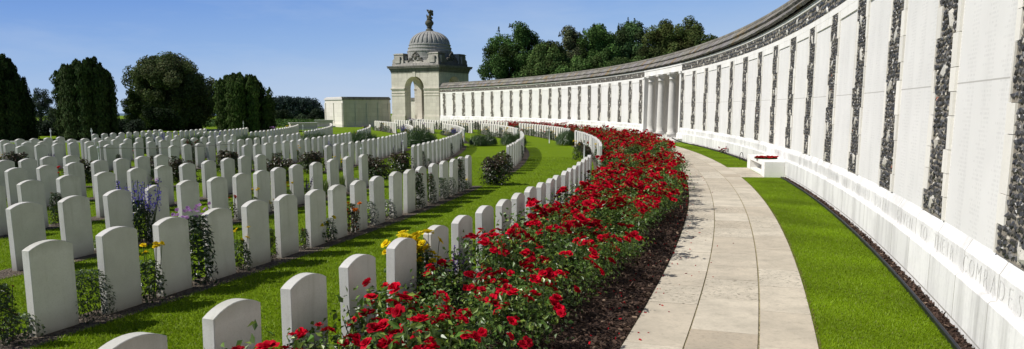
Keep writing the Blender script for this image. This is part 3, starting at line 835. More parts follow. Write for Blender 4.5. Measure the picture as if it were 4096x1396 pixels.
def shade(base, n, v=.35, alt=None, palt=.0):
    c = np.array(base)[None]*rng.uniform(1-v, 1+v, (n, 1))*np.array([1, 1, 1]) * (1+rng.normal(0, .06, (n, 3)))
    if alt is not None:
        k = rng.random(n) < palt; c[k] = np.array(alt)*rng.uniform(1-v, 1+v, (int(k.sum()), 1))
    return np.clip(c, 0, 1)
def bloom(mb, c, R_, nrm, col, petals=(5, 6, 5), dark=.55):
    """double rose: rings of cupped petals"""
    nrm = np.array(nrm, float); nrm /= np.linalg.norm(nrm)
    ref = np.array([1, 0, 0]) if abs(nrm[0]) < .8 else np.array([0, 1, 0])
    a = np.cross(nrm, ref); a /= np.linalg.norm(a); b = np.cross(nrm, a)
    for ring, (k, tilt, rs) in enumerate(zip(petals, (.25, .75, 1.2), (1.0, .78, .5))):
        for j in range(k):
            t = 2*PI*(j+.5*ring)/k + rng.uniform(-.15, .15); dr = math.cos(t)*a+math.sin(t)*b; tg = -math.sin(t)*a+math.cos(t)*b
            tl = tilt + rng.uniform(-.2, .2); outd = math.cos(tl)*dr + math.sin(tl)*nrm; L = R_*rs*rng.uniform(.85, 1.1); w = L*rng.uniform(.50, .62)
            lift = nrm*L*.12
            pts = [c, c+outd*L*.5-tg*w*.8+lift, c+outd*L*.5+tg*w*.8+lift, c+outd*L*.92-tg*w*.75-lift*.4, c+outd*L*1.02+lift*.2, c+outd*L*.92+tg*w*.75-lift*.4]
            cc = np.array(col)*rng.uniform(.7, 1.15)
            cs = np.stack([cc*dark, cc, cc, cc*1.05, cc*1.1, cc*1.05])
            mb.add(np.array(pts), [np.array([(0, 1, 4), (0, 4, 2), (1, 3, 4), (2, 4, 5)])], np.clip(cs, 0, 1))
RED = (.52, .002, .020)
def rose_template(seed, h=.56, rad=.30, nl=560, nb=12):
    r = np.random.default_rng(seed)
    fol = MB(); stm = MB(); tips = []
    for k in range(9):
        t = r.uniform(0, 2*PI); q = rad*math.sqrt(r.random())*.95; hh = h*r.uniform(.72, 1.12)*(1-.25*(q/rad)**2)
        p0 = np.array([.05*math.cos(t), .05*math.sin(t), 0]); p2 = np.array([q*math.cos(t), q*math.sin(t), hh]); p1 = (p0+p2)/2+np.array([.05*math.cos(t), .05*math.sin(t), .03])
        ts = np.linspace(0, 1, 6)[:, None]; pts = (1-ts)**2*p0+2*ts*(1-ts)*p1+ts**2*p2
        stm.tube(pts, np.linspace(.006, .003, 6), 4); tips.append((p2, t))
        m_ = nl//9; u = r.uniform(.22, 1.04, m_)**.75; ctr = (1-u)[:, None]**2*p0+2*(u*(1-u))[:, None]*p1+(u**2)[:, None]*p2
        off = r.normal(0, 1, (m_, 3))*np.array([.075, .075, .05]); P = ctr+off; P[:, 2] = np.maximum(P[:, 2], .03)
        n0 = np.column_stack([P[:, :2]*2.0, np.full(m_, .8)])
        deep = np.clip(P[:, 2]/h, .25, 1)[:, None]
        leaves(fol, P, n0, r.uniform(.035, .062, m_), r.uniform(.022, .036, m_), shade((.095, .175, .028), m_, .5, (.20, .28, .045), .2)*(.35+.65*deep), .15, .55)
    bl = []
    for j in range(nb):
        p, t = tips[j % (4+seed % 3)]
        c = p + np.array([r.normal(0, .050), r.normal(0, .050), r.uniform(-.01, .07)]) if j >= 4+seed % 3 else p+np.array([0, 0, .03])
        bl.append((c, r.uniform(.030, .047), np.array([p[0]*1.6+r.normal(0, .35), p[1]*1.6+r.normal(0, .35), .9])))
    return fol, stm, bl
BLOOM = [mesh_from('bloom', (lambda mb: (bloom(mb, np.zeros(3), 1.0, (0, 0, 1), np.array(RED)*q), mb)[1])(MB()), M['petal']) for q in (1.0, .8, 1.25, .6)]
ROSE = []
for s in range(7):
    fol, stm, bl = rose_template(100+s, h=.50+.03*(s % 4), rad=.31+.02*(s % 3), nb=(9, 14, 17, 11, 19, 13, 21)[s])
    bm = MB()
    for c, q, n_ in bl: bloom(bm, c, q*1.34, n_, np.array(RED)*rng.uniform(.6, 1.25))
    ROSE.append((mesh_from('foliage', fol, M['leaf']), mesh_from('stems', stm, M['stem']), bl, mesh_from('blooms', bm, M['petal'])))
def quat(nrm, yaw):
    return (Vector(nrm).to_track_quat('Z', 'Y') @ Matrix.Rotation(yaw, 3, 'Z').to_quaternion())
def rose_bush(x, y, z, s, yaw, k, near_):
    if near_: lab = 'red rose bush with glossy green leaves in the front part of the rose bed'
    elif y < 22: lab = 'red rose bush crowded with blooms in the rose bed before the slab crossing'
    else: lab = 'small red rose bush in the rose bed beyond the slab crossing'
    fol, stm, bl, bm = ROSE[k]
    e = tag(empty('rose_bush', (x, y, z), yaw), lab, 'rose bush', 'red rose bushes before the slab crossing' if y < 22 else 'red rose bushes beyond the slab crossing')
    if near_: e['group'] = 'red rose bushes at the front of the bed'
    e.scale = (s, s, s*rng.uniform(.9, 1.12))
    link('foliage', fol, e)
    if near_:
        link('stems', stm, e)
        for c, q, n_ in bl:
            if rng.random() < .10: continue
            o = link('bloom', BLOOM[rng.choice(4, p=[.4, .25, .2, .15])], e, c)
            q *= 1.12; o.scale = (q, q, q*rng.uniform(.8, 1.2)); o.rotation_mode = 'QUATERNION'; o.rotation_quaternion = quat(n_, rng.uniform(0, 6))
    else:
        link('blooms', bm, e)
bushes = []
for (y0, y1, n) in BEDS:
    y = y0 if y0 > 3 else 2.9
    while y < y1-.1:
        st = .43 if y < 14 else (.50 if y < 25 else (.62 if y < 42 else .95))
        xl = float(rowA_x(y))+.16; xr = float(path_x(y))
        marg = np.interp(y, [3, 5, 8, 10, 12, 16, 20, 24, 60], [.62, .55, .52, .44, .34, .22, .15, .2, .25])
        W_ = xr-marg-xl
        if W_ < .2: W_ = .2
        nn = max(1, int(round(W_/st)))
        for j in range(nn):
            x = xl + W_*(j+.5+rng.uniform(-.28, .28))/nn
            bushes.append((x, y+rng.uniform(-.4, .4)*st))
        y += st
bushes = [b for b in bushes if in_view(b[0], b[1], .08)]
bushes.sort(key=lambda b: math.hypot(*b))
for i, (x, y) in enumerate(bushes[:298]):
    s = rng.uniform(.72, 1.22) * (1.0 if y < 25 else 1.12)
    rose_bush(x, y, .03, s, rng.uniform(0, 6.28), rng.integers(0, 7) if y < 11 else rng.choice([1, 2, 4, 6, 6]), y < 8.5)
print('bushes', len(bushes), 'stones', len(vis))
if len(bushes) > 298:
    fm = MB(); bm = MB()
    for (x, y) in bushes[298:]:
        n_ = 90; P = np.stack([x+rng.normal(0, .25, n_), y+rng.normal(0, .25, n_), rng.uniform(.05, .55, n_)], -1)
        leaves(fm, P, np.tile([0, 0, 1.], (n_, 1)), .09, .06, shade((.04, .085, .016), n_, .4), 0, .6)
        for j in range(9): bloom(bm, np.array([x+rng.normal(0, .25), y+rng.normal(0, .25), rng.uniform(.42, .66)]), .06, (rng.normal(0, .4), rng.normal(0, .4), 1), np.array(RED)*rng.uniform(.6, 1.2), (4, 4, 0))
    e = tag(fm.build('distant_roses', M['leaf']), 'far end of the red rose bed, bushes merged by distance', kind='stuff')
    tag(bm.build('distant_rose_flowers', M['petal']), 'red flowers of the far end of the rose bed', kind='stuff')

# ------------------------------------------------------------------ plants between the stones
def plant_parts(kind, seed):
    """returns list of (part name, MB, material)"""
    r = np.random.default_rng(seed); f = MB(); b = MB(); st = MB(); parts = []
    def dome(n, rad, h, base, L, Wd, v=.4, alt=None, palt=0, up=None, zmin=.02):
        t = r.uniform(0, 2*PI, n); u = r.random(n)**.45; zz = r.random(n)**.8
        q = rad*u*np.sqrt(np.clip(1-(zz*.92)**2.4, 0, 1)); P = np.stack([q*np.cos(t), q*np.sin(t), zmin+h*zz], -1)
        nn = np.column_stack([P[:, :2]/rad, .4+zz])
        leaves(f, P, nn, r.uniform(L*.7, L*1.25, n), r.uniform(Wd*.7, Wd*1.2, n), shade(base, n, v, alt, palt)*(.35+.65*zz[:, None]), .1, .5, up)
    def spikes(n, rad, h0, h1, col, q=.022, stemcol=None, lean=.15):
        for i in range(n):
            t = r.uniform(0, 2*PI); rr = rad*math.sqrt(r.random()); hh = r.uniform(h0, h1)
            x, y = rr*math.cos(t), rr*math.sin(t); tx, ty = x*(1+lean*3)+r.normal(0, .02), y*(1+lean*3)+r.normal(0, .02)
            st.tube([(x*.6, y*.6, 0), (tx, ty, hh)], .004, 4)
            m_ = 26; u = r.uniform(.62, 1.0, m_); P = np.stack([x*.6+(tx-x*.6)*u, y*.6+(ty-y*.6)*u, hh*u], -1)
            sc = q*(1.25-u)*2.2; off = r.normal(0, 1, (m_, 3)); off /= np.linalg.norm(off, axis=1)[:, None]; P = P+off*sc[:, None]*np.array([1, 1, .3])
            leaves(b, P, off, .024, .020, shade(col, m_, .4), 0, .5)
    def heads(n, rad, h0, h1, col, q, pet=(5, 5, 4)):
        for i in range(n):
            t = r.uniform(0, 2*PI); rr = rad*math.sqrt(r.random()); hh = r.uniform(h0, h1); c = np.array([rr*math.cos(t), rr*math.sin(t), hh])
            st.tube([(c[0]*.3, c[1]*.3, .02), (c[0]*.8, c[1]*.8, hh*.6), c], .004, 4)
            bloom(b, c, q*r.uniform(.75, 1.2), (c[0]*2+r.normal(0, .3), c[1]*2+r.normal(0, .3), .8), np.array(col)*r.uniform(.8, 1.1), pet, .8)
    if kind == 'brown':
        n = 2300; lob = [(r.uniform(-.26, .26), r.uniform(-.26, .26), r.uniform(.14, .26), r.uniform(.30, .56)) for _ in range(9)]
        k = r.integers(0, 9, n); Lb = np.array(lob)[k]; t = r.uniform(0, 2*PI, n); zz = r.random(n)**.75
        q = Lb[:, 2]*r.random(n)**.45*np.sqrt(np.clip(1.05-zz**2.2, .03, 1)); P = np.stack([Lb[:, 0]+q*np.cos(t), Lb[:, 1]+q*np.sin(t), .02+Lb[:, 3]*zz], -1)
        top = (zz > .62)[:, None]
        cc = np.where(top, shade((.075, .050, .026), n, .5, (.05, .08, .022), .3), shade((.060, .100, .026), n, .5, (.06, .036, .018), .2))
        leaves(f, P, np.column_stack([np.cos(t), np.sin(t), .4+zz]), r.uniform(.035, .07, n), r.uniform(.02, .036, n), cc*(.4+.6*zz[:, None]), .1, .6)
        for _ in range(6): st.tube([(0, 0, 0), (r.uniform(-.2, .2), r.uniform(-.2, .2), r.uniform(.3, .5))], .006, 4)
    elif kind == 'bushgreen':
        dome(1400, .22, .46, (.055, .095, .028), .042, .012, .4, up=np.array([0, 0, 1.0]))
    elif kind == 'clump':
        n = 1500; t = r.uniform(0, 2*PI, n); q = .42*r.random(n)**.5; hh = r.uniform(.4, .78, n)
        P = np.stack([q*np.cos(t), q*np.sin(t), hh*.5*(1-.35*(q/.42))], -1); up = np.column_stack([np.cos(t)*q*1.3, np.sin(t)*q*1.3, np.full(n, .7)])
        leaves(f, P, np.column_stack([np.cos(t), np.sin(t), np.full(n, .25)]), hh*.8, .014, shade((.050, .095, .022), n, .4), .05, .3, up)
    elif kind == 'yellowrose':
        dome(480, .18, .42, (.070, .125, .026), .045, .030, .4, (.13, .17, .03), .15); heads(7, .16, .42, .62, (.80, .58, .008), .042)
    elif kind == 'yellowtall':
        dome(620, .23, .66, (.07, .125, .028), .05, .034, .4); heads(22, .17, .58, .78, (.85, .63, .01), .047); heads(2, .08, .80, .86, (.86, .68, .02), .075, (7, 7, 6))
    elif kind == 'yellowlow':
        dome(220, .14, .22, (.06, .12, .02), .035, .022); heads(7, .12, .2, .30, (.82, .62, .01), .028)
    elif kind == 'phlox':
        dome(700, .17, .64, (.038, .078, .018), .075, .022); 
        for i in range(26):
            bloom(b, np.array([r.normal(0, .085), r.normal(0, .085), r.uniform(.62, .76)]), .022, (r.normal(0, .6), r.normal(0, .6), .8), (.42, .22, .48), (5, 0, 0), .8)
    elif kind == 'delphinium':
        dome(700, .20, .50, (.040, .080, .020), .06, .024); spikes(22, .22, .52, .80, (.115, .085, .46), .042)
    elif kind == 'salvia':
        dome(240, .14, .28, (.045, .075, .03), .05, .018); spikes(9, .12, .34, .52, (.10, .05, .22), .016)
    elif kind == 'orange':
        dome(420, .15, .38, (.05, .07, .015), .045, .024, .4, (.32, .09, .01), .35); heads(9, .14, .25, .42, (.62, .14, .012), .03)
    elif kind == 'silver':
        dome(420, .15, .34, (.22, .25, .20), .04, .024, .35, (.45, .46, .42), .3)
    elif kind == 'palecover':
        dome(260, .17, .20, (.24, .30, .14), .035, .026, .35, (.06, .11, .03), .35)
    elif kind == 'tallgreen':
        dome(700, .16, .60, (.055, .10, .026), .075, .016, .4, (.10, .05, .03), .1); heads(4, .12, .45, .64, (.14, .03, .02), .022)
    elif kind == 'redsmall':
        dome(180, .11, .34, (.045, .08, .02), .045, .026); heads(3, .08, .38, .50, (.50, .01, .012), .042)
    elif kind == 'pinkspike':
        dome(120, .10, .16, (.06, .10, .03), .04, .02); spikes(5, .09, .24, .36, (.46, .33, .34), .014)
    elif kind == 'strappy':
        n = 60; t = r.uniform(0, 2*PI, n); up = np.column_stack([np.cos(t)*.35, np.sin(t)*.35, np.ones(n)]); P = up*.2
        leaves(f, P, np.column_stack([np.cos(t), np.sin(t), np.zeros(n)]), .42, .022, shade((.16, .22, .06), n, .35), .05, .2, up*3)
    elif kind == 'green':
        dome(320, .16, .26, (.05, .095, .025), .04, .024)
    parts.append(('foliage', f, M['leaf']))
    if b.n: parts.append(('flowers', b, M['petal']))
    if st.n: parts.append(('stems', st, M['stem']))
    return parts
PK = {'brown': ('shrub', 'dark reddish brown leafy shrub'), 'bushgreen': ('shrub', 'fine leaved dark green bush'), 'clump': ('ornamental_grass', 'soft dark clump of grass'),
      'yellowrose': ('yellow_rose', 'yellow rose with green leaves'), 'yellowtall': ('yellow_rose', 'tall yellow rose bush with many flowers'), 'yellowlow': ('yellow_flower_plant', 'low yellow flowered plant'),
      'phlox': ('phlox_plant', 'dark leaved plant topped with purple flowers'), 'delphinium': ('delphinium_plant', 'plant with blue purple flower spikes'), 'salvia': ('salvia_plant', 'small plant with dark purple flower spikes'),
      'orange': ('orange_flower_plant', 'plant with orange and rust flowers'), 'silver': ('silver_leaf_plant', 'silvery white leaved plant'), 'palecover': ('ground_cover_plant', 'low pale green and white ground cover'),
      'tallgreen': ('perennial_plant', 'tall thin green perennial'), 'redsmall': ('red_flower_plant', 'slim plant with small red flowers'), 'pinkspike': ('spike_flower_plant', 'low plant with pale pink flower spikes'),
      'strappy': ('iris_plant', 'pale strappy leaves of an iris'), 'green': ('perennial_plant', 'low rounded green plant')}
PROTO = {}
def plant(kind, x, y, where, s=1.0, z=0.0, v=None):
    v = int(rng.integers(0, 2)) if v is None else v
    key = (kind, v)
    if key not in PROTO: PROTO[key] = [(n_, mesh_from(n_, mb, m_)) for n_, mb, m_ in plant_parts(kind, hash(kind) % 997 if False else sum(map(ord, kind))+v*31)]
    nm, lb = PK[kind]
    e = tag(empty(nm, (x, y, z), rng.uniform(0, 6.28)), lb + ' ' + where, nm.replace('_', ' ') if nm.count('_') < 2 else 'plant', 'plants between the headstones' if kind not in ('brown', 'clump') else 'shrubs at the ends of the rows')
    e.scale = (s, s, s*rng.uniform(.92, 1.1))
    for n_, me in PROTO[key]: link(n_, me, e)
    return e
SHORT = ['the rose side row', 'row two from the roses', 'row three from the roses', 'row four from the roses', 'row five from the roses', 'row six from the roses', 'row seven from the roses', 'row eight from the roses', 'row nine from the roses', 'row ten from the roses']
hero = {(1, -17.77): ('bushgreen', 1.05), (1, -17.29): ('yellowrose', .95), (1, -16.80): ('phlox', 1.12), (1, -18.22): ('palecover', 1.0), (1, -18.32): ('tallgreen', .8), (1, -15.40): ('tallgreen', .5), (1, -14.95): ('silver', .9), (1, -15.03): ('yellowlow', 1.3),
        (1, -14.50): ('orange', 1.15), (1, -14.04): ('silver', 1.1), (1, -13.55): ('silver', 1.1), (1, -12.62): ('tallgreen', 1.15), (1, -12.1): ('tallgreen', .95), (1, -11.6): ('bushgreen', 1.0), (1, -11.2): ('bushgreen', .9), (1, -10.68): ('tallgreen', 1.2),
        (0, -17.10): ('yellowtall', 1.0), (0, -17.20): ('yellowtall', .92), (0, -16.66): ('salvia', 1.0), (0, -16.62): ('yellowlow', 1.0), (0, -18.55): ('pinkspike', 1.0), (0, -18.62): ('pinkspike', .9),
        (2, -15.48): ('delphinium', 1.1), (2, -15.98): ('palecover', .9), (2, -14.5): ('green', .8), (2, -13.6): ('yellowrose', .8), (2, -12.3): ('salvia', 1.0), (2, -11.7): ('strappy', 1.1), (2, -11.1): ('strappy', 1.0)}
for (k, a), (kd, s) in hero.items():
    r, L = ROWS[(1, k)]; p = pol(RC, r-(.16 if a == -17.20 else .03), a)
    i = int(np.searchsorted(L, a)); i0 = min([s_[5] for s_ in vis if s_[3] == 1 and s_[4] == k])
    plant(kd, p[0], p[1], 'before stone %s, %s' % (ordinal(max(0, i-i0)), SHORT[k].replace(' from the roses', '')), s, v=0)
kinds = ['green', 'bushgreen', 'yellowrose', 'yellowlow', 'salvia', 'silver', 'redsmall', 'tallgreen', 'orange', 'palecover', 'delphinium', 'phlox', 'strappy']
pw = np.array([.16, .12, .14, .10, .08, .07, .07, .10, .05, .05, .03, .02, .01]); pw /= pw.sum()
PLW = {1: 'front block', 2: 'middle block', 3: 'back block', 4: 'farthest block'}
for (sec, k), (r, L) in ROWS.items():
    used = [a for (kk, a) in hero if kk == k] if sec == 1 else []
    for i in range(len(L)-1):
        a = (L[i]+L[i+1])/2
        if used and min(abs(a-u) for u in used) < .3: continue
        pr = {1: .45, 2: .42, 3: .95, 4: .95}[sec]
        if sec == 1 and k == 0: pr = .0
        if rng.random() > pr: continue
        da = .02 if sec < 3 else 0
        p = pol(RC, r-.05-(.28 if sec >= 3 else 0), a + rng.uniform(-.06, .06))
        if not in_view(p[0], p[1], 0): continue
        kd = kinds[rng.choice(len(kinds), p=pw)]
        plant(kd, p[0], p[1], 'after stone %s, %s, %s' % (ordinal(i), SHORT[k].replace(' from the roses', ''), PLW[sec]), rng.uniform(.6, .95) if sec == 1 else rng.uniform(.7, 1.0)*(1.25 if sec > 2 else 1))
# brown shrubs across the gap at the end of the front block and the start of the middle one
for j, (x, y, s, w_) in enumerate([(-.55, 19.3, 1.25, 'beside the last front stone of row two'), (-.35, 22.7, 1.15, 'at the start of row two, middle block'), (-3.25, 22.75, 1.2, 'before row three of the middle block'), (-3.75, 20.9, 1.2, 'behind the last front stone of row three'),
        (-5.95, 22.6, 1.25, 'before row four of the middle block'), (-6.2, 20.0, 1.25, 'behind the last front stone of row four'), (-8.7, 23.0, 1.25, 'before row five of the middle block'), (-8.75, 20.0, 1.2, 'behind the last front stone of row five'),
        (-10.2, 21.6, 1.1, 'in the gap between rows five and six'), (-11.3, 20.0, 1.2, 'behind the last front stone of row six'), (-13.9, 21.2, 1.25, 'at the far end of the gap between blocks')]):
    plant('brown', x, y, w_, s*1.02, v=j % 2)
for j, (x, y, s, k) in enumerate([(2.9, 39.8, 1.35, 0), (-.15, 39.6, 1.0, 1), (-1.7, 38.9, 1.1, 2), (-4.9, 38.4, 1.5, 3), (-7.6, 37.2, 1.4, 4), (-9.6, 36.0, 1.4, 5), (-12.2, 34.9, 1.3, 6), (-14.2, 33.6, 1.3, 7), (-16.2, 32.6, 1.2, 8)]):
    for q in range(2): plant('clump', x+q*.45, y+q*.2, 'past the middle block end of %s, %s of two' % (SHORT[k], ('outer', 'inner')[q]), s*1.05, v=q)

for x, y, s_, kd, w_ in [(2.92, 29.3, .75, 'brown', 'inside the rose side row behind the white post'), (3.0, 31.6, .8, 'brown', 'inside the rose side row between two white posts'), (3.05, 34.2, .8, 'brown', 'inside the rose side row past the second white post'),
        (2.42, 28.4, 1.1, 'yellowrose', 'beside the white post of the rose side row'), (2.2, 24.6, .9, 'yellowlow', 'before the first middle block stone of the rose side row'), (-10.6, 24.9, 1.35, 'tallgreen', 'hiding stones of row six under the rope, first of three'), (-10.35, 25.2, 1.3, 'tallgreen', 'hiding stones of row six under the rope, second of three'),
        (-10.75, 25.4, 1.4, 'tallgreen', 'hiding stones of row six under the rope, last of three'), (-15.2, 33.0, 1.1, 'delphinium', 'far off among the stones of row nine'), (-9.75, 16.4, 1.35, 'redsmall', 'with the big red bloom between rows five and six'), (-10.0, 27.4, .9, 'redsmall', 'beside the tall perennials under the rope')]:
    plant(kd, x, y, w_, s_, v=0)
# ------------------------------------------------------------------ rope barriers and stakes
def post(x, y, h, label, cap=True):
    e = tag(empty('rope_post', (x, y, 0)), label, 'post', 'slim white posts')
    MB().tube([(0, 0, -.05), (0, 0, h*.55), (0, 0, h)], .022, 8).build('pole', M['white'], e, smooth=True)
    MB().lathe([(.03, h*.80), (.04, h*.815), (.04, h*.845), (.03, h*.86)], n=10).build('collar', M['white'], e)
    return (x, y, h*.83)
def rope(p, q, sag, label):
    t = np.linspace(0, 1, 14); P = np.stack([p[0]+(q[0]-p[0])*t, p[1]+(q[1]-p[1])*t, p[2]+(q[2]-p[2])*t-4*sag*t*(1-t)], -1)
    tag(MB().tube(P, .013, 6).build('barrier_rope', M['rope'], smooth=True), label, 'rope')
pa = post(2.62, 27.6, .78, 'white post beside the yellow roses of the rose side row, middle block'); pb = post(3.2, 33.4, .78, 'white post among brown shrubs inside the rose side row')
rope(pa, pb, .36, 'pale rope sagging deeply between two white posts near the roses')
pc = post(3.05, 43.0, .8, 'white post by the grass clump at the back block of the rose side row'); pd = post(3.4, 44.6, .8, 'second white post behind the grass clump near the roses')
rope(pc, pd, .45, 'pale rope hanging in a loop behind the grass clump')
post(2.05, 41.9, .85, 'white post in front of the far bench with its wreath')
post(-4.55, 23.0, .86, 'white post standing beside the last front stone of row three'); post(-4.45, 31.2, .7, 'white post beside row four in the middle block'); post(-5.2, 36.6, .7, 'white post at the far end of row four')
pe = post(-12.05, 22.2, .95, 'white post above the last front stone of row five, holding a rope'); pf = post(-9.35, 25.6, .90, 'white post over the brown shrub, holding the long rope')
rope(pe, pf, .06, 'long pale rope stretched above the brown shrubs')
def stake(u, v, D, h, label):
    p = at(u, v, D); e = tag(empty('white_stake', (p[0], p[1], 0)), label, 'stake', 'short white stakes')
    MB().tube([(0, 0, 0), (0, 0, h)], .022, 8).build('pole', M['white'], e); MB().box((0, 0, h*.8), (.09, .07, .10)).build('head', M['white'], e)
stake(205, 560, 44, .75, 'white stake before the hedge, past the dark yew at the photo edge'); stake(369, 560, 43, .8, 'white stake at the foot of the flat topped yew')
stake(1143, 537, 58, .55, 'white stake in front of the low stone bench'); stake(1213, 540, 57, .7, 'white stake near the grass clump before the low stone bench'); stake(976, 540, 60, .9, 'white stake by the trunk of the broad yew with a side spike')

# low stone seat and plinth on the lawn far off
def low_block(x, y, L, D_, H, rz, label, nm):
    e = tag(empty(nm, (x, y, float(terrain(x, y))), rz), label, 'stone bench')
    MB().box((0, 0, .06), (L+.5, D_+.5, .12)).build('step', M['kerb'], e)
    MB().box((0, 0, .12+H/2), (L, D_, H)).build('block', M['screen'], e)
    MB().box((0, 0, .13+H+.03), (L+.12, D_+.12, .07)).build('cap', M['kerb'], e)
low_block(-18.4, 67.5, 2.3, .8, .42, .45, 'low pale stone bench on a step on the lawn beyond the graves', 'stone_bench')
low_block(-19.4, 79.0, 1.8, .7, .55, .2, 'low grey stone block beside the foot of the screen wall', 'stone_block')

# pale kerb and path far left
kb = MB()
for x0, x1 in ((-44, -22),): kb.box(((x0+x1)/2, 42.8, .02), (x1-x0, .30, .12))
tag(kb.build('kerb', M['kerb']), 'pale stone kerb of a cross path in front of the yews', kind='structure')
tag(MB().box((-33, 43.6, .0), (22, 1.1, .03)).build('pavement', M['kerb']), 'pale path in front of the yews', kind='structure')

# wall foot tributes
def flag(theta, r):
    p = pol(WC, r, theta); e = tag(empty('small_flag', (*p, 0), math.radians(theta+90)), 'small union flag on a stick leaning at the foot of the wall', 'flag')
    MB().tube([(0, 0, 0), (.02, 0, .34)], .005, 5).build('stick', M['stem'], e)
    mb = MB(); W_, H_ = .26, .16
    def q(x0, x1, z0, z1, y, c): mb.add(np.array([(x0, y, z0), (x1, y, z0), (x1, y, z1), (x0, y, z1)]), np.array([(0, 1, 2, 3)]), c)
    z0 = .17; bl, wh, rd = (.01, .02, .16), (.7, .7, .7), (.5, .01, .02)
    q(0, W_, z0, z0+H_, 0, bl)
    for yy in (-.004, .004):
        mb.add(np.array([(0, yy, z0), (.03, yy, z0), (W_, yy, z0+H_-.02), (W_, yy, z0+H_), (W_-.03, yy, z0+H_), (0, yy, z0+.02)]), np.array([range(6)]), wh)
        mb.add(np.array([(0, yy, z0+H_), (.03, yy, z0+H_), (W_, yy, z0+.02), (W_, yy, z0), (W_-.03, yy, z0), (0, yy, z0+H_-.02)]), np.array([range(6)]), wh)
        y2 = yy*2; q(0, W_, z0+.05, z0+.11, y2, wh); q(.10, .16, z0, z0+H_, y2*1.2, wh); q(0, W_, z0+.065, z0+.095, y2*1.5, rd); q(.115, .145, z0, z0+H_, y2*1.7, rd)
    mb.build('cloth', M['cloth'], e)
flag(-5.05, 116.3)
p = pol(WC, 116.28, -4.75)
bq = MB()
for j in range(16): bloom(bq, np.array([rng.normal(0, .10), rng.normal(0, .05), rng.uniform(.08, .30)]), .055, (rng.normal(0, .5), rng.normal(0, .5), 1), (.40, .01, .02), (5, 4, 0))
fq = MB(); P = rng.normal(0, 1, (60, 3))*np.array([.1, .05, .05])+np.array([0, 0, .1]); leaves(fq, P, np.tile([0, 0, 1.], (60, 1)), .07, .03, shade((.04, .07, .02), 60))
e = tag(empty('flower_bunch', (*p, 0)), 'bunch of red flowers propped against the wall beside the flag', 'flowers'); bq.build('flowers', M['petal'], e); fq.build('foliage', M['leaf'], e)
p = pol(WC, 116.2, -6.9); t = np.linspace(0, PI, 9)
tag(MB().tube(np.stack([np.zeros(9), .09*np.cos(t), .30*np.sin(t)**.7], -1), .012, 6).build('wire_hoop', M['edging'], loc=(*p, 0), rz=.5), 'dark wire hoop stuck in the grass at the foot of the wall', 'hoop')
t = np.linspace(0, 1, 12); pp = [np.array([*pol(WC, 116.25-.45*k**2, -.6+.9*k), .04+.22*k**3]) for k in t]
tag(MB().tube(np.array(pp), .03, 7).build('loose_edging', M['edging'], smooth=True), 'loose end of black edging curling up beside the columns', 'edging')

# ------------------------------------------------------------------ domed pavilion
C0 = np.array([-10.17, 107.3]); UX = np.array([-.854, .52]); VX = np.array([.52, .854]); SU, SV = 8.5, 7.3
pav = tag(empty('domed_pavilion', (0, 0, 0)), 'square stone pavilion with open arches and a ribbed dome carrying a carved figure', 'pavilion')
pav.scale = (1, 1, .965); pav.location = (0, 0, .07)
def PV(u, v, z): u, v, z = np.broadcast_arrays(u, v, z); return np.stack([C0[0]+u*UX[0]+v*VX[0], C0[1]+u*UX[1]+v*VX[1], z], -1)
def pbox(mb, u0, u1, v0, v1, z0, z1, col=None):
    P = np.array([(u0,v0,z0),(u1,v0,z0),(u1,v1,z0),(u0,v1,z0),(u0,v0,z1),(u1,v0,z1),(u1,v1,z1),(u0,v1,z1)], float)
    uvx = np.stack([P[:, 0]+P[:, 1], P[:, 2]], -1)
    mb.add(PV(P[:, 0], P[:, 1], P[:, 2]), np.array([(0,1,2,3),(4,7,6,5),(0,4,5,1),(1,5,6,2),(2,6,7,3),(3,7,4,0)]), col, uvx)
def arch_wall(mb, along_u, L0, L1, d0, d1, z0, z1, ac, ar, zs):
    """wall slab with a round arched opening: L is the direction along, d the depth"""
    n = 18; t = np.linspace(PI, 0, n)
    ax, az = ac+ar*np.cos(t), zs+ar*np.sin(t)
    def pts(l, d, z): return PV(l, d, z) if along_u else PV(d, l, z)
    for (l0, l1) in ((L0, ac-ar), (ac+ar, L1)):
        if along_u: pbox(mb, l0, l1, d0, d1, z0, zs)
        else: pbox(mb, d0, d1, l0, l1, z0, zs)
    for d, flip in ((d0, 0), (d1, 1)):
        xs_ = np.concatenate([[L0], ax, [L1]]); lo = np.concatenate([[zs], az, [zs]])
        V = np.concatenate([pts(xs_, np.full(len(xs_), d), lo), pts(xs_, np.full(len(xs_), d), np.full(len(xs_), z1))]); m_ = len(xs_)
        uv = np.concatenate([np.stack([xs_, lo], -1), np.stack([xs_, np.full(m_, z1)], -1)])
        mb.add(V, np.array([(i, i+1, m_+i+1, m_+i) for i in range(m_-1)]), None, uv)
    V = np.concatenate([pts(ax, np.full(n, d0), az), pts(ax, np.full(n, d1), az)]); sl = t*ar
    mb.add(V, np.array([(i, i+1, n+i+1, n+i) for i in range(n-1)]), None, np.concatenate([np.stack([sl, np.full(n, 0.)], -1), np.stack([sl, np.full(n, abs(d1-d0))], -1)]))
    for l in (L0, L1):
        V = pts(np.full(4, l), np.array([d0, d1, d1, d0]), np.array([zs, zs, z1, z1])); mb.add(V, np.array([(0, 1, 2, 3)]), None, np.array([(0, zs), (1, zs), (1, z1), (0, z1)]))
body = MB(); ZC = 7.2; T_ = 1.35; zb = -1.0
arch_wall(body, True, 0, SU, 0, T_, zb, ZC, SU/2+.1, 1.72, 4.72)
arch_wall(body, True, 0, SU, SV-T_, SV, zb, ZC, SU/2+.1, 1.72, 4.72)
arch_wall(body, False, T_, SV-T_, 0, T_, zb, ZC, SV/2+.1, 1.5, 4.94)
arch_wall(body, False, T_, SV-T_, SU-T_, SU, zb, ZC, SV/2+.1, 1.5, 4.94)
pbox(body, T_, SU-T_, T_, SV-T_, 6.9, 7.15)
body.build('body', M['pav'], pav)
imp = MB()
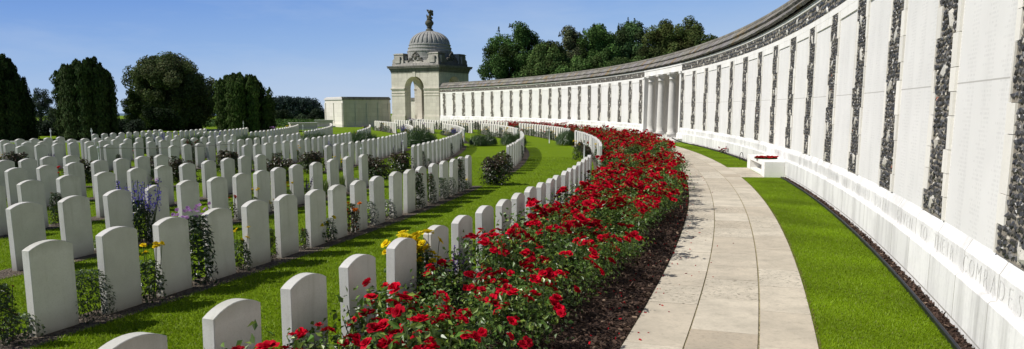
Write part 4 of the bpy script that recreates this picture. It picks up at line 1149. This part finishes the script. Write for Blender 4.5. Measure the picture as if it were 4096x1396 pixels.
def band(z0, z1, o, gaps=True):
    for (a, b) in ((-o, SU/2+.1-1.72), (SU/2+.1+1.72, SU+o)):
        pbox(imp, a, b, -o, T_*.3, z0, z1); pbox(imp, a, b, SV-T_*.3, SV+o, z0, z1)
    for (a, b) in ((T_*.3, SV/2+.1-1.5), (SV/2+.1+1.5, SV-T_*.3)):
        pbox(imp, -o, T_*.3, a, b, z0, z1); pbox(imp, SU-T_*.3, SU+o, a, b, z0, z1)
band(zb, .62, .10); band(.62, .72, .05); band(3.62, 3.74, .05); band(4.02, 4.12, .06); band(4.45, 4.60, .08); band(4.60, 4.74, .14)
imp.build('string_course', M['pav'], pav)
key = MB(); pbox(key, SU/2+.1-.24, SU/2+.1+.24, -.06, .2, 6.35, 7.12); key.build('keystone', M['pav'], pav)
fl = MB(); pbox(fl, T_*.2, SU-T_*.2, T_*.2, SV-T_*.2, -.3, .15); fl.build('floor_slab', M['kerb'], pav)
cor = MB()
for z0, z1, o in ((6.98, 7.2, .05), (7.2, 7.42, .12), (7.42, 7.62, .22), (7.62, 7.80, .38), (7.80, 7.98, .44)): pbox(cor, -o, SU+o, -o, SV+o, z0+.001, z1)
M['cornice'] = block_mat('dark_cornice', (.26, .245, .215), (.07, .068, .066), 1.3, .55, (.1, .095, .085), .9)  # darker colour than the pavilion body, also used for copings
cor.build('cornice', M['cornice'], pav)
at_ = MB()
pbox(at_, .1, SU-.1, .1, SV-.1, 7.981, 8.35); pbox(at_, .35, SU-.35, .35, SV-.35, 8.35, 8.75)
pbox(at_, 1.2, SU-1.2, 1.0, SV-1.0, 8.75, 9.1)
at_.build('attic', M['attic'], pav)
for (cu_, cv_) in ((1.15, 1.15), (SU-1.15, 1.15), (1.15, SV-1.15), (SU-1.15, SV-1.15)):
    pd_ = MB()
    for h0, h1, q in ((8.36, 8.85, 1.0), (8.85, 9.0, .93), (9.0, 9.62, .84), (9.62, 9.72, .92), (9.72, 9.82, .78)): pbox(pd_, cu_-q, cu_+q, cv_-q, cv_+q, h0+.002, h1)
    pbox(pd_, cu_-1.15, cu_+.45, cv_-.45, cv_+.45, 8.37, 9.4); pbox(pd_, cu_-.45, cu_+.45, cv_-1.14, cv_+1.14, 8.38, 9.3)
    pd_.build('corner_pedestal', M['attic'], pav)
for (uc, vc, along) in ((SU/2+.1, .42, 0), (.42, SV/2+.1, 1)):       # carved shield with scrolls over the arch
    cr = MB()
    def lump(du, z, ru, rz_, dp, colr=None):
        Vv = ICO*np.array([ru, dp, rz_]) if not along else ICO*np.array([dp, ru, rz_])
        base = PV(uc+(du if not along else 0)+Vv[:, 0], vc+(du if along else 0)+Vv[:, 1], z+Vv[:, 2])
        cr.add(base, ICOF)
    lump(0, 9.2, .36, .52, .22); lump(0, 9.85, .28, .22, .2)
    for sg in (-1, 1):
        for j in range(7): lump(sg*(.38+.15*j), 9.35-.11*j+.12*math.sin(j*2), .2, .17, .2)
        for j in range(4): lump(sg*(.35+.24*j), 8.72+.03*j, .2, .14, .18)
        for j in range(3): lump(sg*(.22+.12*j), 9.72-.1*j, .15, .15, .15)
    cr.build('crest', M['attic'], pav, smooth=True)
cx, cy = PV(SU/2, SV/2, 0)[:2]
dr = MB().lathe([(3.30, 8.9), (3.30, 9.7), (3.22, 9.75), (3.22, 10.45), (3.28, 10.5), (3.28, 10.62), (3.14, 10.68), (3.10, 10.95), (3.16, 11.0), (3.16, 11.12), (3.02, 11.18), (2.98, 11.42), (3.05, 11.46), (3.05, 11.56), (2.93, 11.6)], (cx, cy, -.42), 48)
dr.build('drum', M['dome'], pav, smooth=False)
nr = 26
prof = [(2.92*math.cos(t), 11.6+2.02*math.sin(t)) for t in np.linspace(0, PI/2*.97, 14)]
def fl_(t, i): return 1 - .06*(np.abs(np.cos(t*nr/2))**.5 < .62)*(1 if 0 < i < 13 else 0)
MB().lathe(prof, (cx, cy, -.42), nr*8, flute=fl_).build('dome', M['dome'], pav, smooth=False)
fin = MB().lathe([(.66, 13.45), (.66, 13.62), (.52, 13.66), (.50, 13.85), (.34, 13.95), (.30, 14.1), (.44, 14.16), (.44, 14.22), (.32, 14.26), (.42, 14.36), (.60, 14.6), (.62, 14.8), (.56, 14.98), (.42, 15.1), (.44, 15.2), (.2, 15.24)], (cx, cy, -.42), 20)
fin.build('finial_urn', M['bronze'], pav, smooth=True)
# crouching winged figure: blobs joined by a voxel remesh into one surface
fg = MB()
def blob(x, z, rx, rz_, ry, tilt=0):
    V = ICO*np.array([rx, ry, rz_]); c, s_ = math.cos(tilt), math.sin(tilt)
    V = np.stack([V[:, 0]*c-V[:, 2]*s_, V[:, 1], V[:, 0]*s_+V[:, 2]*c], -1); fg.add(V+np.array([x, 0, z]), ICOF)
blob(.0, .22, .42, .25, .4); blob(.05, .5, .34, .3, .32); blob(-.28, .5, .12, .34, .14, .3); blob(.12, .85, .24, .4, .26, -.15); blob(.02, 1.22, .28, .26, .3, .3); blob(-.2, 1.42, .17, .19, .17); blob(-.3, 1.5, .1, .1, .1)
blob(.36, 1.1, .2, .5, .2, -.35); blob(.28, 1.38, .3, .16, .24, -.5); blob(.5, .85, .12, .3, .14, -.1); blob(-.34, .78, .1, .12, .1); blob(.3, .35, .25, .2, .26)
fo = fg.build('carved_figure', M['bronze'], pav, loc=(cx, cy, 14.73), rz=math.radians(8))
rm = fo.modifiers.new('remesh', 'REMESH'); rm.mode = 'VOXEL'; rm.voxel_size = .045; rm.use_smooth_shade = True

# screen walls tied to the pavilion
scw = tag(empty('screen_wall', (0, 0, 0)), 'low pale stone screen wall running out from the pavilion across the lawn', 'wall', kind='thing')
M['end'] = block_mat('screen_wall_stone_lit', (.80, .755, .67), (.45, .42, .37), 1.4, .6, (.52, .48, .42), .3)  # same wall stone painted paler for the sunlit faces
def wall_seg(p0, p1, z0, z1, th, pil, ztop, wm='screen', cm='cornice'):
    p0, p1 = np.array(p0), np.array(p1); d = p1-p0; L = np.hypot(*d); rz = math.atan2(d[1], d[0]); c = (p0+p1)/2; n = np.array([-d[1], d[0]])/L
    mb = MB(); mid = c+n*th/2
    mb.box((*mid, (z0+z1)/2), (L, th, z1-z0), rz); mb.build('wall_panel', M[wm], scw)
    k = MB(); k.box((*mid, z1+.10), (L+.2, th+.22, .2), rz); k.box((*mid, z1+.26), (L+.1, th+.05, .13), rz); k.box((*mid, z1+.38), (L, th*.6, .12), rz); k.build('coping', M[cm], scw)
    pl = MB()
    for t in pil: q = p0+d*t; pl.box((q[0]-n[0]*.03, q[1]-n[1]*.03, (z0+z1)/2-.2), (.36, .16, z1-z0-.4), rz)
    pl.box((c[0]-n[0]*.06, c[1]-n[1]*.06, z0+.35), (L, .14, .7), rz); pl.build('pilaster_strip', M[wm], scw)
Pq = (-24.2, 110.0)
wall_seg(Pq, (-18.0, 113.4), -1.1, 3.0, .9, (.02, .28, .52, .76, .98), 3.4)  # shaded face: darker wall and coping colours
wall_seg((-28.6, 117.6), (-24.25, 110.05), -1.1, 3.0, .9, (.03, .5, .97), 3.4, 'end', 'kerb')  # sunlit face: light put into paler wall and coping colours
wall_seg((-17.5, 122.5), (-13.0, 119.6), -1.1, 3.0, .8, (.1, .5, .9), 3.4, 'end')

# ------------------------------------------------------------------ trees
def crown_leaves(mb, centers, radii, n_per, size, base, vclump=.35, squash=1.0, alt=None, palt=0, jit=.55, up=None):
    for c, q in zip(centers, radii):
        n = int(n_per*(q/np.mean(radii))**2)
        d = rng.normal(0, 1, (n, 3)); d /= np.linalg.norm(d, axis=1)[:, None]
        rr = q*rng.random(n)**.33
        P = c + d*rr[:, None]*np.array([1, 1, squash])
        k = np.array(base)*rng.uniform(1-vclump, 1+vclump)
        if alt is not None and rng.random() < palt: k = np.array(alt)*rng.uniform(.8, 1.2)
        L = size*rng.uniform(.7, 1.3, n)
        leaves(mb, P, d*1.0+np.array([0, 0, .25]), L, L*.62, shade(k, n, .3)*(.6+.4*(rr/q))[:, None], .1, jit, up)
def limb_pts(p0, p1, bend):
    t = np.linspace(0, 1, 6)[:, None]; m_ = (np.array(p0)+np.array(p1))/2+bend
    return (1-t)**2*np.array(p0)+2*t*(1-t)*m_+t**2*np.array(p1)
def broad_tree(name, x, y, zg, H, ellipsoids, n_cl, cr, n_per, size, base, label, cat='tree', group=None, trunk_r=.25, alt=None, palt=0):
    e = tag(empty(name, (x, y, zg)), label, cat, group)
    C = []; R_ = []
    tot = sum(a*b*c for (_, _, _, a, b, c) in ellipsoids)
    for (ex, ey, ez, a, b, c) in ellipsoids:
        m_ = max(10, int(n_cl*(a*b*c)**.7/sum((p*q_*w_)**.7 for (_, _, _, p, q_, w_) in ellipsoids)))
        d = rng.normal(0, 1, (m_, 3)); d /= np.linalg.norm(d, axis=1)[:, None]
        rr = rng.random(m_)**.42*.94
        C.append(np.array([ex, ey, ez])+d*rr[:, None]*np.array([a, b, c])); R_.append(cr*rng.uniform(.65, 1.3, m_))
    C = np.concatenate(C); R_ = np.concatenate(R_); k = C[:, 2] > .4; C, R_ = C[k], R_[k]
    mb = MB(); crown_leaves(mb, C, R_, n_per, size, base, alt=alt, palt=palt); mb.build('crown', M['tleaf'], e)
    tr = MB(); top = np.array([0, 0, H*.62]); tr.tube(limb_pts((0, 0, -.2), top, np.array([.1, .05, 0])), np.linspace(trunk_r, trunk_r*.4, 6), 9)
    for i in rng.choice(len(C), min(18, len(C)), replace=False):
        s0 = np.array([0, 0, H*rng.uniform(.15, .5)]); tr.tube(limb_pts(s0, C[i], np.array([0, 0, .3])), np.linspace(trunk_r*.38, .02, 6), 5)
    tr.build('trunk', M['bark'], e, smooth=True)
    return e
def yew(name, x, y, zg, plumes, label, base=(.040, .066, .018)):
    """upright yew: bundles of vertical plumes (dx, dy, top, radius)"""
    e = tag(empty(name, (x, y, zg)), label, 'tree', 'dark upright yews beyond the graves'); mb = MB()
    for (dx, dy, top, q) in plumes:
        n = int(330*top*q/.35)
        u = rng.random(n); zz = .05+top*u
        env = q*np.minimum(1, (1.0-u)*7.0+.30)*(.85+.3*np.sin(zz*7+dx*9))
        t = rng.uniform(0, 2*PI, n); rr = env*rng.random(n)**.4
        P = np.stack([dx+rr*np.cos(t), dy+rr*np.sin(t), zz], -1)
        nn = np.column_stack([np.cos(t)+dx*.35, np.sin(t)+dy*.35, np.full(n, .2)])
        k = np.array(base)*rng.uniform(.7, 1.4)
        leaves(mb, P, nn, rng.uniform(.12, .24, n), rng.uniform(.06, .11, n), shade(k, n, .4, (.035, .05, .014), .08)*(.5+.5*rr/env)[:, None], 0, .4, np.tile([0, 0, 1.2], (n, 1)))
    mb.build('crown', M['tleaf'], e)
    tr = MB()
    for j in range(5): tr.tube(limb_pts((rng.normal(0, .12), rng.normal(0, .12), -.1), (rng.normal(0, .5), rng.normal(0, .5), max(p[2] for p in plumes)*.6), 0), np.linspace(.16, .05, 6), 6)
    tr.build('trunk', M['bark'], e)
def plumes(n, W_, prof, depth, q0, q1):
    out = []
    for i in range(n):
        dx = rng.uniform(-W_, W_); dy = rng.uniform(-1, 1)*depth*math.sqrt(max(.05, 1-(dx/(W_*1.05))**2)); top = np.interp(dx, *prof)*rng.uniform(.90, 1.0)*(1-.12*abs(dy)/depth)
        out.append((dx, dy, top, rng.uniform(q0, q1)))
    return out
def px(u, D): return at(u, 430, D)[0]
Dy = 46.0; k_ = Dy/FOC
zt = lambda v, D: at(CU, v, D)[2]
yew('yew_tree', px(345, Dy), Dy, 0, plumes(74, 1.36, ([-1.85, -1.6, -1.2, -.6, 0, .75, .85, 1.3, 1.5, 1.75], [zt(345, Dy), zt(300, Dy), zt(262, Dy), zt(240, Dy), zt(228, Dy), zt(222, Dy), zt(260, Dy), zt(280, Dy), zt(340, Dy), zt(400, Dy)]), 1.5, .24, .40)
    + [(1.60, .1, zt(330, Dy), .18), (1.64, 0, zt(360, Dy), .16), (-1.62, .2, zt(340, Dy), .2)], 'broad flat topped dark yew with a separate spike on its path side')
yew('yew_tree', px(5, Dy), Dy, 0, plumes(60, 1.55, ([-2, -1, 0, .45, .9, 1.3, 1.75], [5.0, 5.6, zt(192, Dy), zt(210, Dy), zt(290, Dy), zt(345, Dy), zt(450, Dy)]), 1.5, .26, .42), 'tall conical dark yew cut by the photo edge', (.030, .052, .014))
D3 = 62.0
yew('yew_tree', px(980, D3), D3, 0, plumes(70, 2.0, ([-2.2, -1.7, -1.0, 0, .9, 1.3, 1.7, 2.15], [zt(330, D3), zt(295, D3), zt(288, D3), zt(284, D3), zt(290, D3), zt(330, D3), zt(380, D3), zt(400, D3)]), 1.8, .28, .46)
    + [(1.98, .2, zt(352, D3), .26), (2.1, 0, zt(400, D3), .25)], 'dark yew with a ragged crown and a side spike, next to the rounded tree', (.058, .095, .022))
Dt = 66.0
broad_tree('broadleaf_tree', px(700, Dt), Dt, -.2, 7.0, [(0, 0, 3.7, 3.6, 3.2, 3.0), (0, 0, 1.9, 3.2, 2.6, 1.5), (-1.6, 0, 4.1, 2.3, 2.2, 1.9), (2.0, 0, 2.9, 2.1, 2.2, 2.1), (-.3, 0, 5.3, 2.3, 2.2, 1.5), (-2.1, 0, 2.2, 1.7, 1.6, 1.5)], 300, .66, 330, .17, (.090, .120, .042), 'large rounded dark green broadleaf tree between the two yews', trunk_r=.3, alt=(.12, .14, .06), palt=.3)
broad_tree('small_tree', px(533, 60), 60, 0, 3.3, [(0, 0, 1.7, .62, .6, 1.55)], 26, .36, 240, .14, (.05, .078, .018), 'slim bright green young tree at the edge of the rounded tree', trunk_r=.07)
broad_tree('small_tree', px(600, 58), 59, 0, 2.4, [(0, 0, 1.2, 1.1, .8, .95), (1.0, .3, 1.0, .9, .8, .7)], 24, .42, 200, .14, (.025, .045, .016), 'low dark bush under the rounded tree', trunk_r=.07)
# trees far off on the left
broad_tree('distant_tree', px(158, 150), 150, -1.5, 7.4, [(0, 0, 5.4, 2.1, 2.1, 1.7), (1.0, 0, 4.0, 1.9, 2, 1.7), (-1.5, 0, 4.4, 1.7, 2, 1.7), (.3, 0, 2.4, 2.6, 2, 1.8)], 60, .62, 150, .22, (.062, .088, .066), 'feathery grey green tree far off between the yews', group='trees on the far side of the lawn')
broad_tree('distant_tree', px(218, 130), 130, -1.5, 4.0, [(0, 0, 2.1, 1.7, 1.7, 1.5)], 30, .55, 150, .22, (.055, .080, .040), 'pale green rounded bush far off behind the flat topped yew', group='trees on the far side of the lawn')
for j, (u0, u1, vtop, D, lab) in enumerate([(95, 260, 474, 53, 'dark hedge beyond the lawn between the first two yews'), (430, 560, 478, 56, 'dark hedge beyond the lawn beside the flat topped yew'), (560, 800, 510, 66, 'low dark leaves added for the shade under the rounded tree')]):  # last one is added to darken the shaded ground under the tree
    mb = MB(); x0, x1 = px(u0, D), px(u1, D); h = zt(vtop, D)
    n = int(14*(x1-x0)*max(h, .6)/1.0); C = np.stack([rng.uniform(x0, x1, n), np.full(n, D)+rng.uniform(-.6, .6, n), rng.uniform(.1, max(.25, h-.3), n)], -1)
    crown_leaves(mb, C, np.full(n, .42), 160, .15, (.030, .046, .026)); tag(mb.build('hedge', M['tleaf']), lab, 'hedge')
# wood and trees in the middle distance
Dw = 260.0
wd = MB(); us = np.linspace(1000, 1285, 46)
C = []; 
for u in us:
    tv = np.interp(u, [1000, 1085, 1130, 1200, 1240, 1262, 1285], [402, 394, 391, 394, 398, 415, 450])
    for q in range(5):
        for dz in np.linspace(zt(500, Dw), zt(tv, Dw)-1.0, 7): C.append((px(u, Dw)+rng.normal(0, .5), Dw+q*3-6+rng.normal(0, .8), dz+rng.normal(0, .35)))
C = np.array(C); crown_leaves(wd, C, np.full(len(C), 1.1)*rng.uniform(.8, 1.3, len(C)), 42, .62, (.050, .074, .066), .3)  # distance haze put into the leaf colour as a blue tint
tag(wd.build('distant_wood', M['tleaf']), 'dense dark blue green wood far off beside the screen wall', kind='stuff')
for j, (u, vt, hw, D, c_, lab) in enumerate([(1132, 438, 42, 170, (.045, .062, .034), 'conical dull green tree in front of the far wood'), (1203, 463, 30, 170, (.075, .105, .055), 'pale rounded bush in front of the far wood'), (1265, 440, 40, 165, (.042, .060, .036), 'dull green tree beside the end of the screen wall'), (1092, 470, 20, 172, (.05, .07, .04), 'small green bush by the yew, before the far wood')]):
    zg = zt(497, D); H = zt(vt, D)-zg; W_ = hw*D/FOC
    broad_tree('distant_tree', px(u, D), D, zg, H, [(0, 0, H*.40, W_, W_, H*.42), (0, 0, H*.66, W_*.62, W_*.6, H*.32)], 34, W_*.34, 120, .32, c_, lab, group='trees before the far wood', trunk_r=.12)
# field of leafy crop
n = 26000; X = rng.uniform(-75, -14, n); Yc = 108+rng.random(n)*34; kx = (X > -23) & (Yc < 122); X, Yc = X[~kx], Yc[~kx]; n = len(X)
kx = (X < -28.9) | (Yc > 128); X, Yc = X[kx], Yc[kx]; n = len(X)
P = np.stack([X, Yc, terrain(X, Yc)+rng.uniform(.1, .72, n)], -1); fm = MB()
leaves(fm, P, np.tile([0, 0, 1.], (n, 1)), .5, .22, shade((.05, .105, .018), n, .4, (.12, .17, .05), .12), .1, .5)
tag(fm.build('crop_plants', M['crop']), 'field of leafy green crop beyond the cemetery lawn', kind='stuff')
n = 3000; X = rng.uniform(-30, -22.5, n); Yc = rng.uniform(76, 92, n)
# trees behind the memorial wall
G = 'trees standing behind the memorial wall'
for j, (u, vt, hw, D, c_, lab) in enumerate([(2062, 80, 108, 104, (.028, .052, .014), 'big dark green rounded tree behind the wall, nearest the pavilion'), (2190, 155, 70, 100, (.036, .056, .016), 'lower olive green tree in the dip behind the wall'),
        (2275, 98, 62, 104, (.045, .052, .026), 'thin grey green tree with a wispy top behind the wall'), (2385, 82, 80, 103, (.034, .062, .016), 'bright green leafy tree at the middle of the row behind the wall'),
        (2515, 62, 66, 105, (.036, .062, .022), 'tall feathery tree, highest of the row behind the wall'), (2640, 68, 66, 102, (.036, .046, .013), 'brownish green tree with upright shoots behind the wall'),
        (2745, 66, 70, 100, (.034, .044, .013), 'dark olive tree standing over the columns'), (2815, 118, 52, 96, (.028, .040, .012), 'end tree of the row, lowest crown above the roof'), (2330, 210, 130, 98, (.034, .058, .016), 'low spreading tree filling the foot of the row behind the wall'), (2580, 190, 130, 97, (.032, .050, .015), 'low dark tree behind the roof, before the taller trees'), (2450, 108, 70, 109, (.034, .056, .017), 'green tree filling the row behind, between the leafy and the feathery tree'), (2700, 100, 74, 108, (.033, .046, .014), 'dark tree filling the row behind the upright shoots')]):
    H = zt(vt, D); W_ = hw*1.22*D/FOC; lo = 2.5
    ell = [(0, 0, (H+lo)/2-.5, W_, W_*.9, (H-lo)/2-.3), (-W_*.45, 0, lo+(H-lo)*.42, W_*.7, W_*.7, (H-lo)*.36), (W_*.45, .3, lo+(H-lo)*.45, W_*.7, W_*.7, (H-lo)*.36), (W_*.1, 0, H-2.0, W_*.62, W_*.55, 1.5)]
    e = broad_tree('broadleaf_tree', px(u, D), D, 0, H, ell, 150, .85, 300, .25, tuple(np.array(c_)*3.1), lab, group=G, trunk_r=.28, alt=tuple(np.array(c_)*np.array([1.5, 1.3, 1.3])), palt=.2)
    sh = MB()                      # thin shoots breaking the outline
    for q in range(4):
        x0 = rng.uniform(-.7, .7)*W_; z0 = H-.9-1.6*(x0/W_)**2*1.6; n = 40; u_ = rng.random(n)
        hgt = rng.uniform(.3, .75); Pp = np.stack([x0+rng.normal(0, .09, n)*(1.2-u_), rng.normal(0, .1, n), z0+u_*hgt], -1)
        leaves(sh, Pp, rng.normal(0, 1, (n, 3)), .2, .12, shade(c_, n, .35), .1, .5, np.tile([0, 0, 1.], (n, 1)))
    sh.build('shoots', M['tleaf'], e)

# ------------------------------------------------------------------ grass blades on the nearer lawns
def blades(P, hmin, hmax, wd_, tan=None):
    n = len(P); t = rng.uniform(0, 2*PI, n); h = rng.uniform(hmin, hmax, n); lean = rng.normal(0, .45, (n, 2))*h[:, None]
    w_ = wd_*rng.uniform(.7, 1.3, n); a = np.stack([np.cos(t)*w_, np.sin(t)*w_, np.zeros(n)], -1)
    V = np.stack([P-a, P+a, P+np.column_stack([lean, h])], 1).reshape(-1, 3)
    F = (np.arange(n)*3)[:, None]+np.array([[0, 1, 2]])
    ln = np.array([mnoise.noise((x*1.1, y*1.1, 3)) for x, y in P[:, :2]])
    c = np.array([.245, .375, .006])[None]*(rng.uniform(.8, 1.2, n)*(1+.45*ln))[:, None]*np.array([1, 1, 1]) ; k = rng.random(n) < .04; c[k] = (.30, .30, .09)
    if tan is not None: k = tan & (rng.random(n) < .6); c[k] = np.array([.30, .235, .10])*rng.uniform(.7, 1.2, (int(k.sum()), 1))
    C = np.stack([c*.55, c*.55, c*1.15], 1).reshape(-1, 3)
    return MB().add(V, F, np.clip(C, 0, 1))
n = 260000; a = np.concatenate([rng.uniform(-20.5, -10.47, int(n*.78)), rng.uniform(-8.66, -1.6, int(n*.22))]); r = rng.uniform(115.20, 116.25, len(a)) + rng.normal(0, .008, len(a))
P = np.stack([WC[0]+r*np.cos(np.radians(a)), WC[1]+r*np.sin(np.radians(a)), np.zeros(len(a))], -1)
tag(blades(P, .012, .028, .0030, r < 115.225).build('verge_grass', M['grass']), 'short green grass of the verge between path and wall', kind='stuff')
n = 520000; y = 3.2+27*rng.random(n)**1.35; x = rng.uniform(-.70, .22, n)*y
rr = np.hypot(x-RC[0], y-RC[1]); ok = rr < 91.6-.22
for sec in (1, 2):
    for k in range(10):
        if (sec, k) not in ROWS: continue
        r0, L = ROWS[(sec, k)]; aa = np.degrees(np.arcsin(np.clip((y-RC[1])/rr, -1, 1)))
        ok &= ~((np.abs(rr-r0+.02) < .21) & (aa > L[0]-.35) & (aa < L[-1]+.35))
P = np.stack([x[ok], y[ok], np.zeros(ok.sum())], -1)
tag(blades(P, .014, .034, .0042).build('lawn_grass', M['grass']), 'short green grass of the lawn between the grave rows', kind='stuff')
